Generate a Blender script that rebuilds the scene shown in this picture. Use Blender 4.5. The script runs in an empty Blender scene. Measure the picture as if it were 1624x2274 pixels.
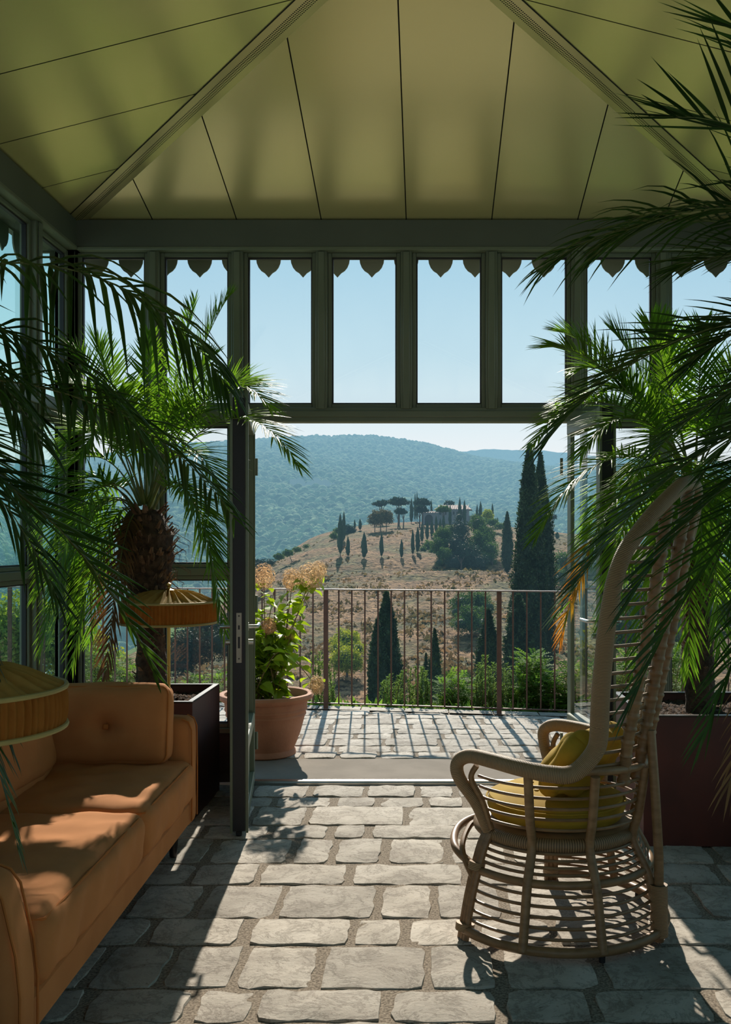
import bpy, math, random
import numpy as np
from math import sin, cos, pi, radians as R, sqrt, atan2
from mathutils import Vector, Matrix
random.seed(7)
RNG = np.random.default_rng(11)
SC = bpy.context.scene
COL = SC.collection
F = 2130.0; PX = 950.0; PY = 1208.0; EYE = 1.4

def at(px, py, y):
    """a point at distance y in front of the viewpoint, on the sight line measured in the photo"""
    return Vector(((px - PX) / F * y, y, EYE - (py - PY) / F * y))

# ------------------------------------------------------------------ materials
def nodes_of(name):
    m = bpy.data.materials.new(name); m.use_nodes = True
    nt = m.node_tree; nt.nodes.clear()
    return m, nt, nt.nodes, nt.links

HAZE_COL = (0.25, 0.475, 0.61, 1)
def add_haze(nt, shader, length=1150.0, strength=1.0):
    """aerial perspective: haze painted into the material as a glow, by how far out the place lies"""
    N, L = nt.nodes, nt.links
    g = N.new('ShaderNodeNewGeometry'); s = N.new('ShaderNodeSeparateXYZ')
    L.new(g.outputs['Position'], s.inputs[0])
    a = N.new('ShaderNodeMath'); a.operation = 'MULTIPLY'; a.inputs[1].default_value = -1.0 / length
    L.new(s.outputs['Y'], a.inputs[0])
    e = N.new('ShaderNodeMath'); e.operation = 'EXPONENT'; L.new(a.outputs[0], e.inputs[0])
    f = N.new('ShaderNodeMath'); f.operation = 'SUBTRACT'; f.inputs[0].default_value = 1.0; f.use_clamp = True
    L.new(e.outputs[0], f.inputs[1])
    em = N.new('ShaderNodeEmission'); em.inputs[0].default_value = HAZE_COL; em.inputs[1].default_value = strength  # painted haze: the surface itself glows in the haze colour, no air is modelled
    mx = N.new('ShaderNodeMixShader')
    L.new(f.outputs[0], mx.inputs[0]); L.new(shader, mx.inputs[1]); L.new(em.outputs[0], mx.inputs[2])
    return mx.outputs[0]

def mat(name, c1, c2=None, rough=0.7, scale=8.0, detail=4.0, bump=0.0, bscale=None, metal=0.0, spec=0.5,
        haze=False, stretch=None, lo=0.35, hi=0.65, island=0.0, sheen=0.0, bdist=0.01, coat=0.0, c3=None, haze_len=1150.0):
    m, nt, N, L = nodes_of(name)
    out = N.new('ShaderNodeOutputMaterial'); b = N.new('ShaderNodeBsdfPrincipled')
    b.inputs['Roughness'].default_value = rough; b.inputs['Metallic'].default_value = metal
    b.inputs['Specular IOR Level'].default_value = spec
    b.inputs['Sheen Weight'].default_value = sheen
    b.inputs['Coat Weight'].default_value = coat
    tc = N.new('ShaderNodeTexCoord'); mp = N.new('ShaderNodeMapping')
    L.new(tc.outputs['Object'], mp.inputs[0])
    if stretch: mp.inputs['Scale'].default_value = stretch
    if c2 is None: c2 = tuple(x * 0.82 for x in c1)
    nz = N.new('ShaderNodeTexNoise'); nz.inputs['Scale'].default_value = scale; nz.inputs['Detail'].default_value = detail
    L.new(mp.outputs[0], nz.inputs['Vector'])
    cr = N.new('ShaderNodeValToRGB'); cr.color_ramp.elements[0].position = lo; cr.color_ramp.elements[1].position = hi
    cr.color_ramp.elements[0].color = (*c1, 1); cr.color_ramp.elements[1].color = (*c2, 1)
    if c3:
        e = cr.color_ramp.elements.new((lo + hi) / 2); e.color = (*c3, 1)
    L.new(nz.outputs[0], cr.inputs[0])
    col = cr.outputs[0]
    if island:
        g = N.new('ShaderNodeNewGeometry'); mr = N.new('ShaderNodeMapRange')
        mr.inputs['To Min'].default_value = 1 - island; mr.inputs['To Max'].default_value = 1 + island
        L.new(g.outputs['Random Per Island'], mr.inputs[0])
        hs = N.new('ShaderNodeHueSaturation'); L.new(mr.outputs[0], hs.inputs['Value']); L.new(col, hs.inputs['Color']); col = hs.outputs[0]
    L.new(col, b.inputs['Base Color'])
    if bump:
        n2 = N.new('ShaderNodeTexNoise'); n2.inputs['Scale'].default_value = bscale or scale * 6; n2.inputs['Detail'].default_value = 6
        L.new(mp.outputs[0], n2.inputs['Vector'])
        bp = N.new('ShaderNodeBump'); bp.inputs['Strength'].default_value = bump; bp.inputs['Distance'].default_value = bdist
        L.new(n2.outputs[0], bp.inputs['Height']); L.new(bp.outputs[0], b.inputs['Normal'])
    sh = b.outputs[0]
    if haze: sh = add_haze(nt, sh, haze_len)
    L.new(sh, out.inputs[0])
    return m

def leaf_mat(name, c1, c2, trans=0.45, rough=0.45, haze=False, scale=3.0, tcol=None, island=0.3, spec=0.4, haze_len=1150.0):
    m, nt, N, L = nodes_of(name)
    out = N.new('ShaderNodeOutputMaterial'); b = N.new('ShaderNodeBsdfPrincipled')
    b.inputs['Roughness'].default_value = rough; b.inputs['Specular IOR Level'].default_value = spec
    t = N.new('ShaderNodeBsdfTranslucent'); mx = N.new('ShaderNodeMixShader'); mx.inputs[0].default_value = trans
    tc = N.new('ShaderNodeTexCoord')
    nz = N.new('ShaderNodeTexNoise'); nz.inputs['Scale'].default_value = scale; nz.inputs['Detail'].default_value = 3
    L.new(tc.outputs['Object'], nz.inputs['Vector'])
    cr = N.new('ShaderNodeValToRGB'); cr.color_ramp.elements[0].position = 0.35; cr.color_ramp.elements[1].position = 0.65
    cr.color_ramp.elements[0].color = (*c1, 1); cr.color_ramp.elements[1].color = (*c2, 1)
    L.new(nz.outputs[0], cr.inputs[0])
    g = N.new('ShaderNodeNewGeometry'); mr = N.new('ShaderNodeMapRange')
    mr.inputs['To Min'].default_value = 1 - island; mr.inputs['To Max'].default_value = 1 + island
    L.new(g.outputs['Random Per Island'], mr.inputs[0])
    hs = N.new('ShaderNodeHueSaturation'); L.new(mr.outputs[0], hs.inputs['Value']); L.new(cr.outputs[0], hs.inputs['Color'])
    L.new(hs.outputs[0], b.inputs['Base Color'])
    if tcol:
        m2 = N.new('ShaderNodeMix'); m2.data_type = 'RGBA'; m2.blend_type = 'MULTIPLY'; m2.inputs[0].default_value = 1
        L.new(hs.outputs[0], m2.inputs[6]); m2.inputs[7].default_value = (*tcol, 1)
        L.new(m2.outputs[2], t.inputs[0])
    else: L.new(hs.outputs[0], t.inputs[0])
    L.new(b.outputs[0], mx.inputs[1]); L.new(t.outputs[0], mx.inputs[2])
    sh = mx.outputs[0]
    if haze: sh = add_haze(nt, sh, haze_len)
    L.new(sh, out.inputs[0])
    return m

def glass_mat(name, tint=(0.93, 0.97, 0.96), refl=1.0):
    m, nt, N, L = nodes_of(name)
    out = N.new('ShaderNodeOutputMaterial')
    t = N.new('ShaderNodeBsdfTransparent'); t.inputs[0].default_value = (*tint, 1)
    g = N.new('ShaderNodeBsdfGlossy'); g.inputs['Roughness'].default_value = 0.01; g.inputs[0].default_value = (0.95, 1, 1, 1)
    lw = N.new('ShaderNodeLayerWeight'); lw.inputs[0].default_value = 0.5
    p = N.new('ShaderNodeMath'); p.operation = 'POWER'; p.inputs[1].default_value = 4.5; L.new(lw.outputs['Facing'], p.inputs[0])
    mr = N.new('ShaderNodeMapRange'); mr.inputs['To Min'].default_value = 0.07 * refl; mr.inputs['To Max'].default_value = 0.97
    L.new(p.outputs[0], mr.inputs[0])
    mx = N.new('ShaderNodeMixShader'); L.new(mr.outputs[0], mx.inputs[0]); L.new(t.outputs[0], mx.inputs[1]); L.new(g.outputs[0], mx.inputs[2])
    L.new(mx.outputs[0], out.inputs[0])
    return m

def wrap_mat(name, c1, c2, freq=190.0, amount=0.6):
    """split cane bound round a rod: rings that follow the rod's length (u in metres)"""
    m, nt, N, L = nodes_of(name)
    out = N.new('ShaderNodeOutputMaterial'); b = N.new('ShaderNodeBsdfPrincipled'); b.inputs['Roughness'].default_value = 0.55
    uv = N.new('ShaderNodeUVMap'); sp = N.new('ShaderNodeSeparateXYZ'); L.new(uv.outputs[0], sp.inputs[0])
    nz = N.new('ShaderNodeTexNoise'); nz.inputs['Scale'].default_value = 14; tc = N.new('ShaderNodeTexCoord'); L.new(tc.outputs['Object'], nz.inputs['Vector'])
    a = N.new('ShaderNodeMath'); a.operation = 'MULTIPLY_ADD'; a.inputs[1].default_value = freq * 2 * pi
    L.new(sp.outputs[0], a.inputs[0])
    nm = N.new('ShaderNodeMath'); nm.operation = 'MULTIPLY'; nm.inputs[1].default_value = 5.0; L.new(nz.outputs[0], nm.inputs[0]); L.new(nm.outputs[0], a.inputs[2])
    s = N.new('ShaderNodeMath'); s.operation = 'SINE'; L.new(a.outputs[0], s.inputs[0])
    mr = N.new('ShaderNodeMapRange'); mr.inputs['From Min'].default_value = -1; L.new(s.outputs[0], mr.inputs[0])
    cr = N.new('ShaderNodeValToRGB'); cr.color_ramp.elements[0].position = 0.02; cr.color_ramp.elements[1].position = 0.35
    cr.color_ramp.elements[0].color = (*[x * 0.35 for x in c1], 1); cr.color_ramp.elements[1].color = (*c1, 1)
    e = cr.color_ramp.elements.new(1.0); e.color = (*c2, 1)
    L.new(mr.outputs[0], cr.inputs[0]); L.new(cr.outputs[0], b.inputs['Base Color'])
    bp = N.new('ShaderNodeBump'); bp.inputs['Strength'].default_value = amount; bp.inputs['Distance'].default_value = 0.002
    L.new(mr.outputs[0], bp.inputs['Height']); L.new(bp.outputs[0], b.inputs['Normal'])
    L.new(b.outputs[0], out.inputs[0])
    return m

def pleat_mat(name, c1, c2):
    m = mat(name, c1, c2, rough=0.85, scale=30, spec=0.2, bump=0.2, bscale=500, bdist=0.001)
    nt = m.node_tree; N, L = nt.nodes, nt.links
    b = [n for n in N if n.type == 'BSDF_PRINCIPLED'][0]; out = [n for n in N if n.type == 'OUTPUT_MATERIAL'][0]
    t = N.new('ShaderNodeBsdfTranslucent'); t.inputs[0].default_value = (*[min(1, x * 1.5) for x in c1], 1)
    mx = N.new('ShaderNodeMixShader'); mx.inputs[0].default_value = 0.35
    L.new(b.outputs[0], mx.inputs[1]); L.new(t.outputs[0], mx.inputs[2]); L.new(mx.outputs[0], out.inputs[0])
    return m

def stone_mat():
    m, nt, N, L = nodes_of('grey_split_stone')
    out = N.new('ShaderNodeOutputMaterial'); b = N.new('ShaderNodeBsdfPrincipled'); b.inputs['Roughness'].default_value = 0.85; b.inputs['Specular IOR Level'].default_value = 0.25
    tc = N.new('ShaderNodeTexCoord')
    def noise(sc, det, dist=0.0, rough=0.6):
        n = N.new('ShaderNodeTexNoise'); n.inputs['Scale'].default_value = sc; n.inputs['Detail'].default_value = det; n.inputs['Distortion'].default_value = dist; n.inputs['Roughness'].default_value = rough
        L.new(tc.outputs['Object'], n.inputs['Vector']); return n.outputs[0]
    def ramp(src, stops):
        r_ = N.new('ShaderNodeValToRGB'); el = r_.color_ramp.elements
        el[0].position = stops[0][0]; el[0].color = (*stops[0][1], 1); el[1].position = stops[-1][0]; el[1].color = (*stops[-1][1], 1)
        for p, c in stops[1:-1]: e = el.new(p); e.color = (*c, 1)
        L.new(src, r_.inputs[0]); return r_.outputs[0]
    base = ramp(noise(4.5, 8), [(0.32, (0.34, 0.30, 0.25)), (0.5, (0.47, 0.425, 0.36)), (0.68, (0.56, 0.51, 0.44))])
    # thin dark chisel cracks where the noise crosses its middle value
    cr = ramp(noise(6, 10, 0.45, 0.72), [(0.465, (1, 1, 1)), (0.497, (0.36, 0.33, 0.3)), (0.503, (0.36, 0.33, 0.3)), (0.535, (1, 1, 1))])
    pits = ramp(noise(60, 3), [(0.28, (0.5, 0.46, 0.42)), (0.4, (1, 1, 1))])
    def mul(a, c, w=0.8):
        mx = N.new('ShaderNodeMix'); mx.data_type = 'RGBA'; mx.blend_type = 'MULTIPLY'; mx.inputs[0].default_value = w; L.new(a, mx.inputs[6]); L.new(c, mx.inputs[7]); return mx.outputs[2]
    col = mul(mul(base, cr, 0.5), pits)
    g = N.new('ShaderNodeNewGeometry'); mr = N.new('ShaderNodeMapRange'); mr.inputs['To Min'].default_value = 0.82; mr.inputs['To Max'].default_value = 1.16; L.new(g.outputs['Random Per Island'], mr.inputs[0])
    hs = N.new('ShaderNodeHueSaturation'); L.new(mr.outputs[0], hs.inputs['Value']); L.new(col, hs.inputs['Color']); L.new(hs.outputs[0], b.inputs['Base Color'])
    b1 = N.new('ShaderNodeBump'); b1.inputs['Strength'].default_value = 0.8; b1.inputs['Distance'].default_value = 0.012; L.new(noise(6, 10, 0.45, 0.72), b1.inputs['Height'])
    b2 = N.new('ShaderNodeBump'); b2.inputs['Strength'].default_value = 0.35; b2.inputs['Distance'].default_value = 0.004; L.new(noise(70, 4), b2.inputs['Height']); L.new(b1.outputs[0], b2.inputs['Normal'])
    L.new(b2.outputs[0], b.inputs['Normal']); L.new(b.outputs[0], out.inputs[0]); return m

M = {}
M['ceiling'] = mat('olive_ceiling_panel', (0.88, 0.77, 0.36), (0.84, 0.74, 0.335), rough=0.27, scale=1.2, spec=0.5, metal=0.6)
M['seam'] = mat('dark_seam', (0.018, 0.02, 0.01), rough=0.8)
M['frame'] = mat('green_frame_paint', (0.165, 0.19, 0.125), (0.145, 0.17, 0.11), rough=0.42, scale=3, spec=0.5)
M['frame_in'] = mat('dark_green_beam_paint', (0.105, 0.12, 0.088), (0.09, 0.105, 0.077), rough=0.5, scale=3)
M['black_strip'] = mat('black_seal_strip', (0.012, 0.011, 0.014), rough=0.5)
M['steel'] = mat('brushed_steel', (0.55, 0.55, 0.52), rough=0.3, metal=1.0)
M['lock'] = mat('dull_lock_metal', (0.42, 0.37, 0.31), rough=0.5, metal=0.4)
M['glass'] = glass_mat('window_glass', (0.97, 0.99, 1.0))
M['glass_side'] = glass_mat('side_window_glass', (0.62, 0.86, 0.82))
M['stone'] = stone_mat()
M['grout'] = mat('gravel_joint', (0.34, 0.285, 0.22), (0.13, 0.105, 0.08), rough=0.95, spec=0.1, scale=120, detail=2, bump=0.5, bscale=130, bdist=0.003)
M['slab'] = mat('smooth_stone_slab', (0.25, 0.215, 0.175), (0.20, 0.172, 0.138), spec=0.1, rough=0.85, scale=4, detail=8, bump=0.15, bscale=60)
M['sofa'] = mat('rust_velvet', (0.52, 0.215, 0.075), (0.46, 0.185, 0.062), rough=0.9, scale=7, spec=0.15, bump=0.35, bscale=700, bdist=0.001)
M['sofa_seam'] = mat('rust_velvet_piping', (0.50, 0.175, 0.045), rough=0.9, spec=0.15)
M['darkwood'] = mat('dark_stained_wood', (0.018, 0.012, 0.01), rough=0.4)
M['corten'] = mat('dark_rusted_steel', (0.10, 0.022, 0.013), (0.055, 0.013, 0.008), rough=0.55, scale=3, detail=6)
M['planter_rim'] = mat('planter_rim_steel', (0.05, 0.035, 0.028), rough=0.35)
M['soil'] = mat('brown_soil', (0.10, 0.055, 0.03), (0.03, 0.016, 0.01), rough=0.95, scale=60, bump=1.0, bscale=80, bdist=0.02)
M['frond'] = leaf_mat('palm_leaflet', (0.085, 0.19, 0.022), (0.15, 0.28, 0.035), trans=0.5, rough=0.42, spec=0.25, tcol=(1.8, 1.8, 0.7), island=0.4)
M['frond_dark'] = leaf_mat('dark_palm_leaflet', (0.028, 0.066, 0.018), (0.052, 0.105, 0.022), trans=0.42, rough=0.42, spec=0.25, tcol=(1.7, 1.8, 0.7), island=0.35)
M['frond_dry'] = leaf_mat('dry_palm_leaflet', (0.55, 0.20, 0.03), (0.50, 0.36, 0.05), trans=0.55, rough=0.6, tcol=(1.6, 1.2, 0.7), island=0.4)
M['frond_brown'] = leaf_mat('brown_palm_leaflet', (0.16, 0.07, 0.025), (0.24, 0.13, 0.05), trans=0.3, rough=0.7)
M['rachis'] = mat('palm_rachis', (0.16, 0.2, 0.05), (0.12, 0.13, 0.04), rough=0.5, scale=12)
M['trunk'] = mat('palm_trunk_fibre', (0.12, 0.07, 0.04), (0.035, 0.02, 0.012), rough=0.95, scale=25, detail=8, bump=1.0, bscale=60, bdist=0.02)
M['boot'] = mat('palm_leaf_base', (0.26, 0.15, 0.08), (0.10, 0.05, 0.03), rough=0.85, scale=20, bump=0.5, island=0.3)
M['rattan'] = mat('cane_rod', (0.29, 0.165, 0.075), (0.20, 0.11, 0.046), rough=0.45, scale=18, stretch=(1, 1, 3), island=0.12)
M['rattan_wrap'] = wrap_mat('cane_binding', (0.33, 0.20, 0.095), (0.42, 0.27, 0.135))
M['rattan_weave'] = wrap_mat('woven_seat_cane', (0.24, 0.14, 0.06), (0.32, 0.20, 0.1), freq=120)
M['mustard'] = mat('mustard_velvet', (0.43, 0.285, 0.03), (0.36, 0.23, 0.022), rough=0.85, scale=9, spec=0.2, bump=0.3, bscale=300, bdist=0.002)
M['rust_shade'] = pleat_mat('pleated_ochre_fabric', (0.42, 0.165, 0.03), (0.35, 0.13, 0.022))
M['gold_shade'] = pleat_mat('gathered_gold_fabric', (0.44, 0.30, 0.085), (0.36, 0.24, 0.06))
M['trim_band'] = mat('gold_trim_band', (0.45, 0.32, 0.10), rough=0.7)
M['brass'] = mat('aged_brass', (0.62, 0.36, 0.10), rough=0.35, metal=0.9)
M['terracotta'] = mat('terracotta_clay', (0.50, 0.22, 0.12), (0.38, 0.155, 0.08), rough=0.8, scale=6, detail=7, bump=0.3, bscale=60, lo=0.3, hi=0.7)
M['hyd_leaf'] = leaf_mat('hydrangea_leaf_blade', (0.17, 0.27, 0.025), (0.24, 0.36, 0.03), trans=0.5, tcol=(2.0, 1.8, 0.6), rough=0.5)
M['hyd_stem'] = mat('hydrangea_stem', (0.2, 0.13, 0.05), rough=0.7)
M['hyd_flower'] = leaf_mat('dried_hydrangea_petal', (0.66, 0.43, 0.27), (0.62, 0.47, 0.30), trans=0.45, rough=0.8, tcol=(1.3, 1.2, 1.0))
M['rail'] = mat('rusted_iron', (0.13, 0.065, 0.045), (0.09, 0.045, 0.032), rough=0.55, scale=12, metal=0.2)
M['rail_top'] = mat('worn_iron_handrail', (0.36, 0.3, 0.27), (0.25, 0.19, 0.16), rough=0.3, metal=0.7)
M['sillwood'] = mat('dark_base_panel', (0.05, 0.03, 0.02), (0.04, 0.025, 0.016), rough=0.6)
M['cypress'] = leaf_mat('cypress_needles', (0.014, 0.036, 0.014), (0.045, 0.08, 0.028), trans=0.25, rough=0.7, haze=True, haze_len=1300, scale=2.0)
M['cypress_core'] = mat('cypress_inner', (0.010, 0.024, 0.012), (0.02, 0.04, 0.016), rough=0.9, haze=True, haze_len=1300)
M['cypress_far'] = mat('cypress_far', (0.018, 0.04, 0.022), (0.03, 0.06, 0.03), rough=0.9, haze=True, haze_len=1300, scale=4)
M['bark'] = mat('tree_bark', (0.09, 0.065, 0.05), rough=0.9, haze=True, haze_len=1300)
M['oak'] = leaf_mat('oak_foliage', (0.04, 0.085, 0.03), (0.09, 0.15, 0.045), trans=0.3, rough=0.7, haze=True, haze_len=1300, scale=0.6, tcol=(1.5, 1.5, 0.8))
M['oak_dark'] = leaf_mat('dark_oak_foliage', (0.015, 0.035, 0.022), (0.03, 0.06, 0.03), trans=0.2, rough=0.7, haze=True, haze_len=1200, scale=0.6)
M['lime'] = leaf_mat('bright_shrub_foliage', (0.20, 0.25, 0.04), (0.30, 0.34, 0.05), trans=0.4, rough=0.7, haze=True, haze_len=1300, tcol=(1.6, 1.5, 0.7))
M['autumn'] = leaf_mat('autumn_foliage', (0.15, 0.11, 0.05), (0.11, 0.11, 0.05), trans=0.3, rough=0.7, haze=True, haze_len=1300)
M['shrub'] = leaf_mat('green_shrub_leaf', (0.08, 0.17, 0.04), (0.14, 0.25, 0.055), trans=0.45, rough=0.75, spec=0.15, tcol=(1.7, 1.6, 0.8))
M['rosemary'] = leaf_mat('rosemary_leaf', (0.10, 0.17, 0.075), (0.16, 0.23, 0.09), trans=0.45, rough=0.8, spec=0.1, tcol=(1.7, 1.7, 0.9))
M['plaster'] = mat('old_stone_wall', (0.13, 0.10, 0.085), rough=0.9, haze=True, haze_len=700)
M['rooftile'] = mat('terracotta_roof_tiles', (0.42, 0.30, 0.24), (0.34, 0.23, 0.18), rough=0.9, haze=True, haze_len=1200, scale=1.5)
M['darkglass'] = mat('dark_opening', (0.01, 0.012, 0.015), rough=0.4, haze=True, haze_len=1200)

# ------------------------------------------------------------------ objects
def tag(o, label=None, cat=None, group=None, kind=None):
    if label: o['label'] = label
    if cat: o['category'] = cat
    if group: o['group'] = group
    if kind: o['kind'] = kind
    return o

def link(o, parent=None, loc=None, rot=None):
    COL.objects.link(o)
    if parent is not None: o.parent = parent
    if loc is not None: o.location = loc
    if rot is not None: o.rotation_euler = rot
    return o

def empty(name, loc=(0, 0, 0), rz=0.0):
    o = bpy.data.objects.new(name, None); o.empty_display_size = 0.1
    return link(o, None, loc, (0, 0, rz))

class MB:
    """collects faces; build() links them as one mesh object"""
    def __init__(s): s.v = []; s.f = []; s.m = []; s.uv = []
    def add(s, vs, fs, mi=0, uvs=None):
        n = len(s.v); s.v.extend([tuple(p) for p in vs])
        for i, f in enumerate(fs):
            s.f.append(tuple(k + n for k in f)); s.m.append(mi)
            s.uv.append(uvs[i] if uvs else None)
    def box(s, x0, x1, y0, y1, z0, z1, mi=0, bev=0.0):
        if bev > 0:
            vs, fs = chamfer_box(x0, x1, y0, y1, z0, z1, bev); s.add(vs, fs, mi); return
        vs = [(x0, y0, z0), (x1, y0, z0), (x1, y1, z0), (x0, y1, z0), (x0, y0, z1), (x1, y0, z1), (x1, y1, z1), (x0, y1, z1)]
        s.add(vs, [(0, 3, 2, 1), (4, 5, 6, 7), (0, 1, 5, 4), (1, 2, 6, 5), (2, 3, 7, 6), (3, 0, 4, 7)], mi)
    def bar(s, a, b, w, d, mi=0):
        """a straight bar of rectangular section, w across, d up"""
        a = Vector(a); b = Vector(b); t = (b - a).normalized()
        up = Vector((0, 0, 1)) if abs(t.z) < 0.95 else Vector((0, 1, 0))
        u = t.cross(up).normalized(); n = u.cross(t).normalized()
        vs = []
        for p in (a, b):
            for (i, j) in ((-1, -1), (1, -1), (1, 1), (-1, 1)): vs.append(p + u * w / 2 * i + n * d / 2 * j)
        s.add(vs, [(0, 1, 2, 3), (7, 6, 5, 4), (0, 4, 5, 1), (1, 5, 6, 2), (2, 6, 7, 3), (3, 7, 4, 0)], mi)
    def tube(s, pts, rad, n=10, mi=0, cap=True, closed=False, flat=1.0):
        P = [Vector(p) for p in pts]; k = len(P)
        if not hasattr(rad, '__len__'): rad = [rad] * k
        T = []
        for i in range(k):
            if closed: t = P[(i + 1) % k] - P[i - 1]
            else: t = P[min(i + 1, k - 1)] - P[max(i - 1, 0)]
            T.append(t.normalized())
        up = Vector((0, 0, 1)) if abs(T[0].z) < 0.9 else Vector((1, 0, 0))
        u = T[0].cross(up).normalized(); base = len(s.v); vs = []; L = 0; Ls = []
        for i in range(k):
            if i: L += (P[i] - P[i - 1]).length
            Ls.append(L)
            u = (u - T[i] * u.dot(T[i])).normalized(); w = T[i].cross(u)
            for j in range(n):
                a = 2 * pi * j / n
                vs.append(P[i] + (u * cos(a) + w * sin(a) * flat) * rad[i])
        fs = []; uvs = []
        rng = k if closed else k - 1
        for i in range(rng):
            i2 = (i + 1) % k; l0 = Ls[i]; l1 = Ls[i2] if i2 else L + (P[0] - P[-1]).length
            for j in range(n):
                j2 = (j + 1) % n
                fs.append((i * n + j, i * n + j2, i2 * n + j2, i2 * n + j))
                uvs.append(((l0, j / n), (l0, (j + 1) / n), (l1, (j + 1) / n), (l1, j / n)))
        if cap and not closed:
            fs.append(tuple(reversed(range(n)))); uvs.append(tuple((0, 0) for _ in range(n)))
            fs.append(tuple((k - 1) * n + j for j in range(n))); uvs.append(tuple((L, 0) for _ in range(n)))
        s.add(vs, fs, mi, uvs)
    def lathe(s, prof, n=48, mi=0, c=(0, 0, 0), rfun=None, zfun=None):
        vs = []; fs = []; k = len(prof)
        for (r, z) in prof:
            for j in range(n):
                a = 2 * pi * j / n; rr = r * (rfun(a, z, r) if rfun else 1.0)
                zz = z + (zfun(a, z, r) if zfun else 0)
                vs.append((c[0] + rr * cos(a), c[1] + rr * sin(a), c[2] + zz))
        for i in range(k - 1):
            for j in range(n):
                j2 = (j + 1) % n; fs.append((i * n + j, i * n + j2, (i + 1) * n + j2, (i + 1) * n + j))
        s.add(vs, fs, mi)
    def build(s, name, mats, parent=None, loc=None, rot=None, smooth=True):
        me = bpy.data.meshes.new(name); me.from_pydata(s.v, [], s.f)
        if not isinstance(mats, (list, tuple)): mats = [mats]
        for m in mats: me.materials.append(m)
        if len(mats) > 1: me.polygons.foreach_set('material_index', s.m)
        if any(u is not None for u in s.uv):
            ul = me.uv_layers.new(name='UVMap'); buf = []
            for f, u in zip(s.f, s.uv):
                for q in range(len(f)): buf.extend(u[q] if u else (0.0, 0.0))
            ul.data.foreach_set('uv', buf)
        if smooth:
            me.polygons.foreach_set('use_smooth', [True] * len(me.polygons))
            try: me.set_sharp_from_angle(angle=R(42))
            except Exception: pass
        me.update()
        return link(bpy.data.objects.new(name, me), parent, loc, rot)

def chamfer_box(x0, x1, y0, y1, z0, z1, b):
    c = ((x0 + x1) / 2, (y0 + y1) / 2, (z0 + z1) / 2); h = ((x1 - x0) / 2, (y1 - y0) / 2, (z1 - z0) / 2)
    b = min(b, *(q * 0.95 for q in h))
    vs = []; idx = {}
    for sx in (-1, 1):
        for sy in (-1, 1):
            for sz in (-1, 1):
                for ax in range(3):
                    p = [sx * h[0], sy * h[1], sz * h[2]]
                    for q in range(3):
                        if q != ax: p[q] -= (sx, sy, sz)[q] * b
                    idx[(sx, sy, sz, ax)] = len(vs); vs.append(tuple(p[q] + c[q] for q in range(3)))
    fs = []
    for ax in range(3):
        o = [q for q in range(3) if q != ax]
        for s_ in (-1, 1):
            f = []
            for (p, q) in ((-1, -1), (1, -1), (1, 1), (-1, 1)):
                k = [0, 0, 0]; k[ax] = s_; k[o[0]] = p; k[o[1]] = q; f.append(idx[(*k, ax)])
            flip = (s_ < 0) ^ (ax == 1)
            fs.append(tuple(reversed(f)) if flip else tuple(f))
    for ax in range(3):
        o = [q for q in range(3) if q != ax]
        for p in (-1, 1):
            for q in (-1, 1):
                k0 = [0, 0, 0]; k0[o[0]] = p; k0[o[1]] = q; k1 = list(k0); k0[ax] = -1; k1[ax] = 1
                f = (idx[(*k0, o[0])], idx[(*k1, o[0])], idx[(*k1, o[1])], idx[(*k0, o[1])])
                fs.append(f)
    for sx in (-1, 1):
        for sy in (-1, 1):
            for sz in (-1, 1): fs.append(tuple(idx[(sx, sy, sz, a)] for a in range(3)))
    # make every face point outward
    out = []
    for f in fs:
        P = [Vector(vs[i]) for i in f]; n = (P[1] - P[0]).cross(P[2] - P[0]); cc = sum(P, Vector()) / len(P) - Vector(c)
        out.append(tuple(reversed(f)) if n.dot(cc) < 0 else f)
    return vs, out

def np_mesh(name, V, Fq, mats, parent=None, smooth=False, loc=None, rot=None, mi=None):
    """mesh from numpy arrays: V (n,3), Fq (m,3 or 4)"""
    me = bpy.data.meshes.new(name); k = Fq.shape[1]
    me.vertices.add(len(V)); me.vertices.foreach_set('co', np.ascontiguousarray(V, dtype=np.float32).ravel())
    me.loops.add(Fq.size); me.loops.foreach_set('vertex_index', np.ascontiguousarray(Fq, dtype=np.int32).ravel())
    me.polygons.add(len(Fq)); me.polygons.foreach_set('loop_start', np.arange(0, Fq.size, k, dtype=np.int32))
    if not isinstance(mats, (list, tuple)): mats = [mats]
    for m in mats: me.materials.append(m)
    if mi is not None: me.polygons.foreach_set('material_index', np.asarray(mi, dtype=np.int32))
    if smooth: me.polygons.foreach_set('use_smooth', np.ones(len(Fq), dtype=bool))
    me.update(calc_edges=True); me.validate()
    return link(bpy.data.objects.new(name, me), parent, loc, rot)

def catmull(pts, n=8, closed=False):
    P = [Vector(p) for p in pts]; out = []; k = len(P)
    segs = k if closed else k - 1
    for i in range(segs):
        if closed: p0, p1, p2, p3 = P[i - 1], P[i], P[(i + 1) % k], P[(i + 2) % k]
        else: p0, p1, p2, p3 = P[max(i - 1, 0)], P[i], P[i + 1], P[min(i + 2, k - 1)]
        for j in range(n):
            t = j / n
            out.append(0.5 * ((2 * p1) + (p2 - p0) * t + (2 * p0 - 5 * p1 + 4 * p2 - p3) * t * t + (3 * p1 - p0 - 3 * p2 + p3) * t ** 3))
    if not closed: out.append(P[-1])
    return out

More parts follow.
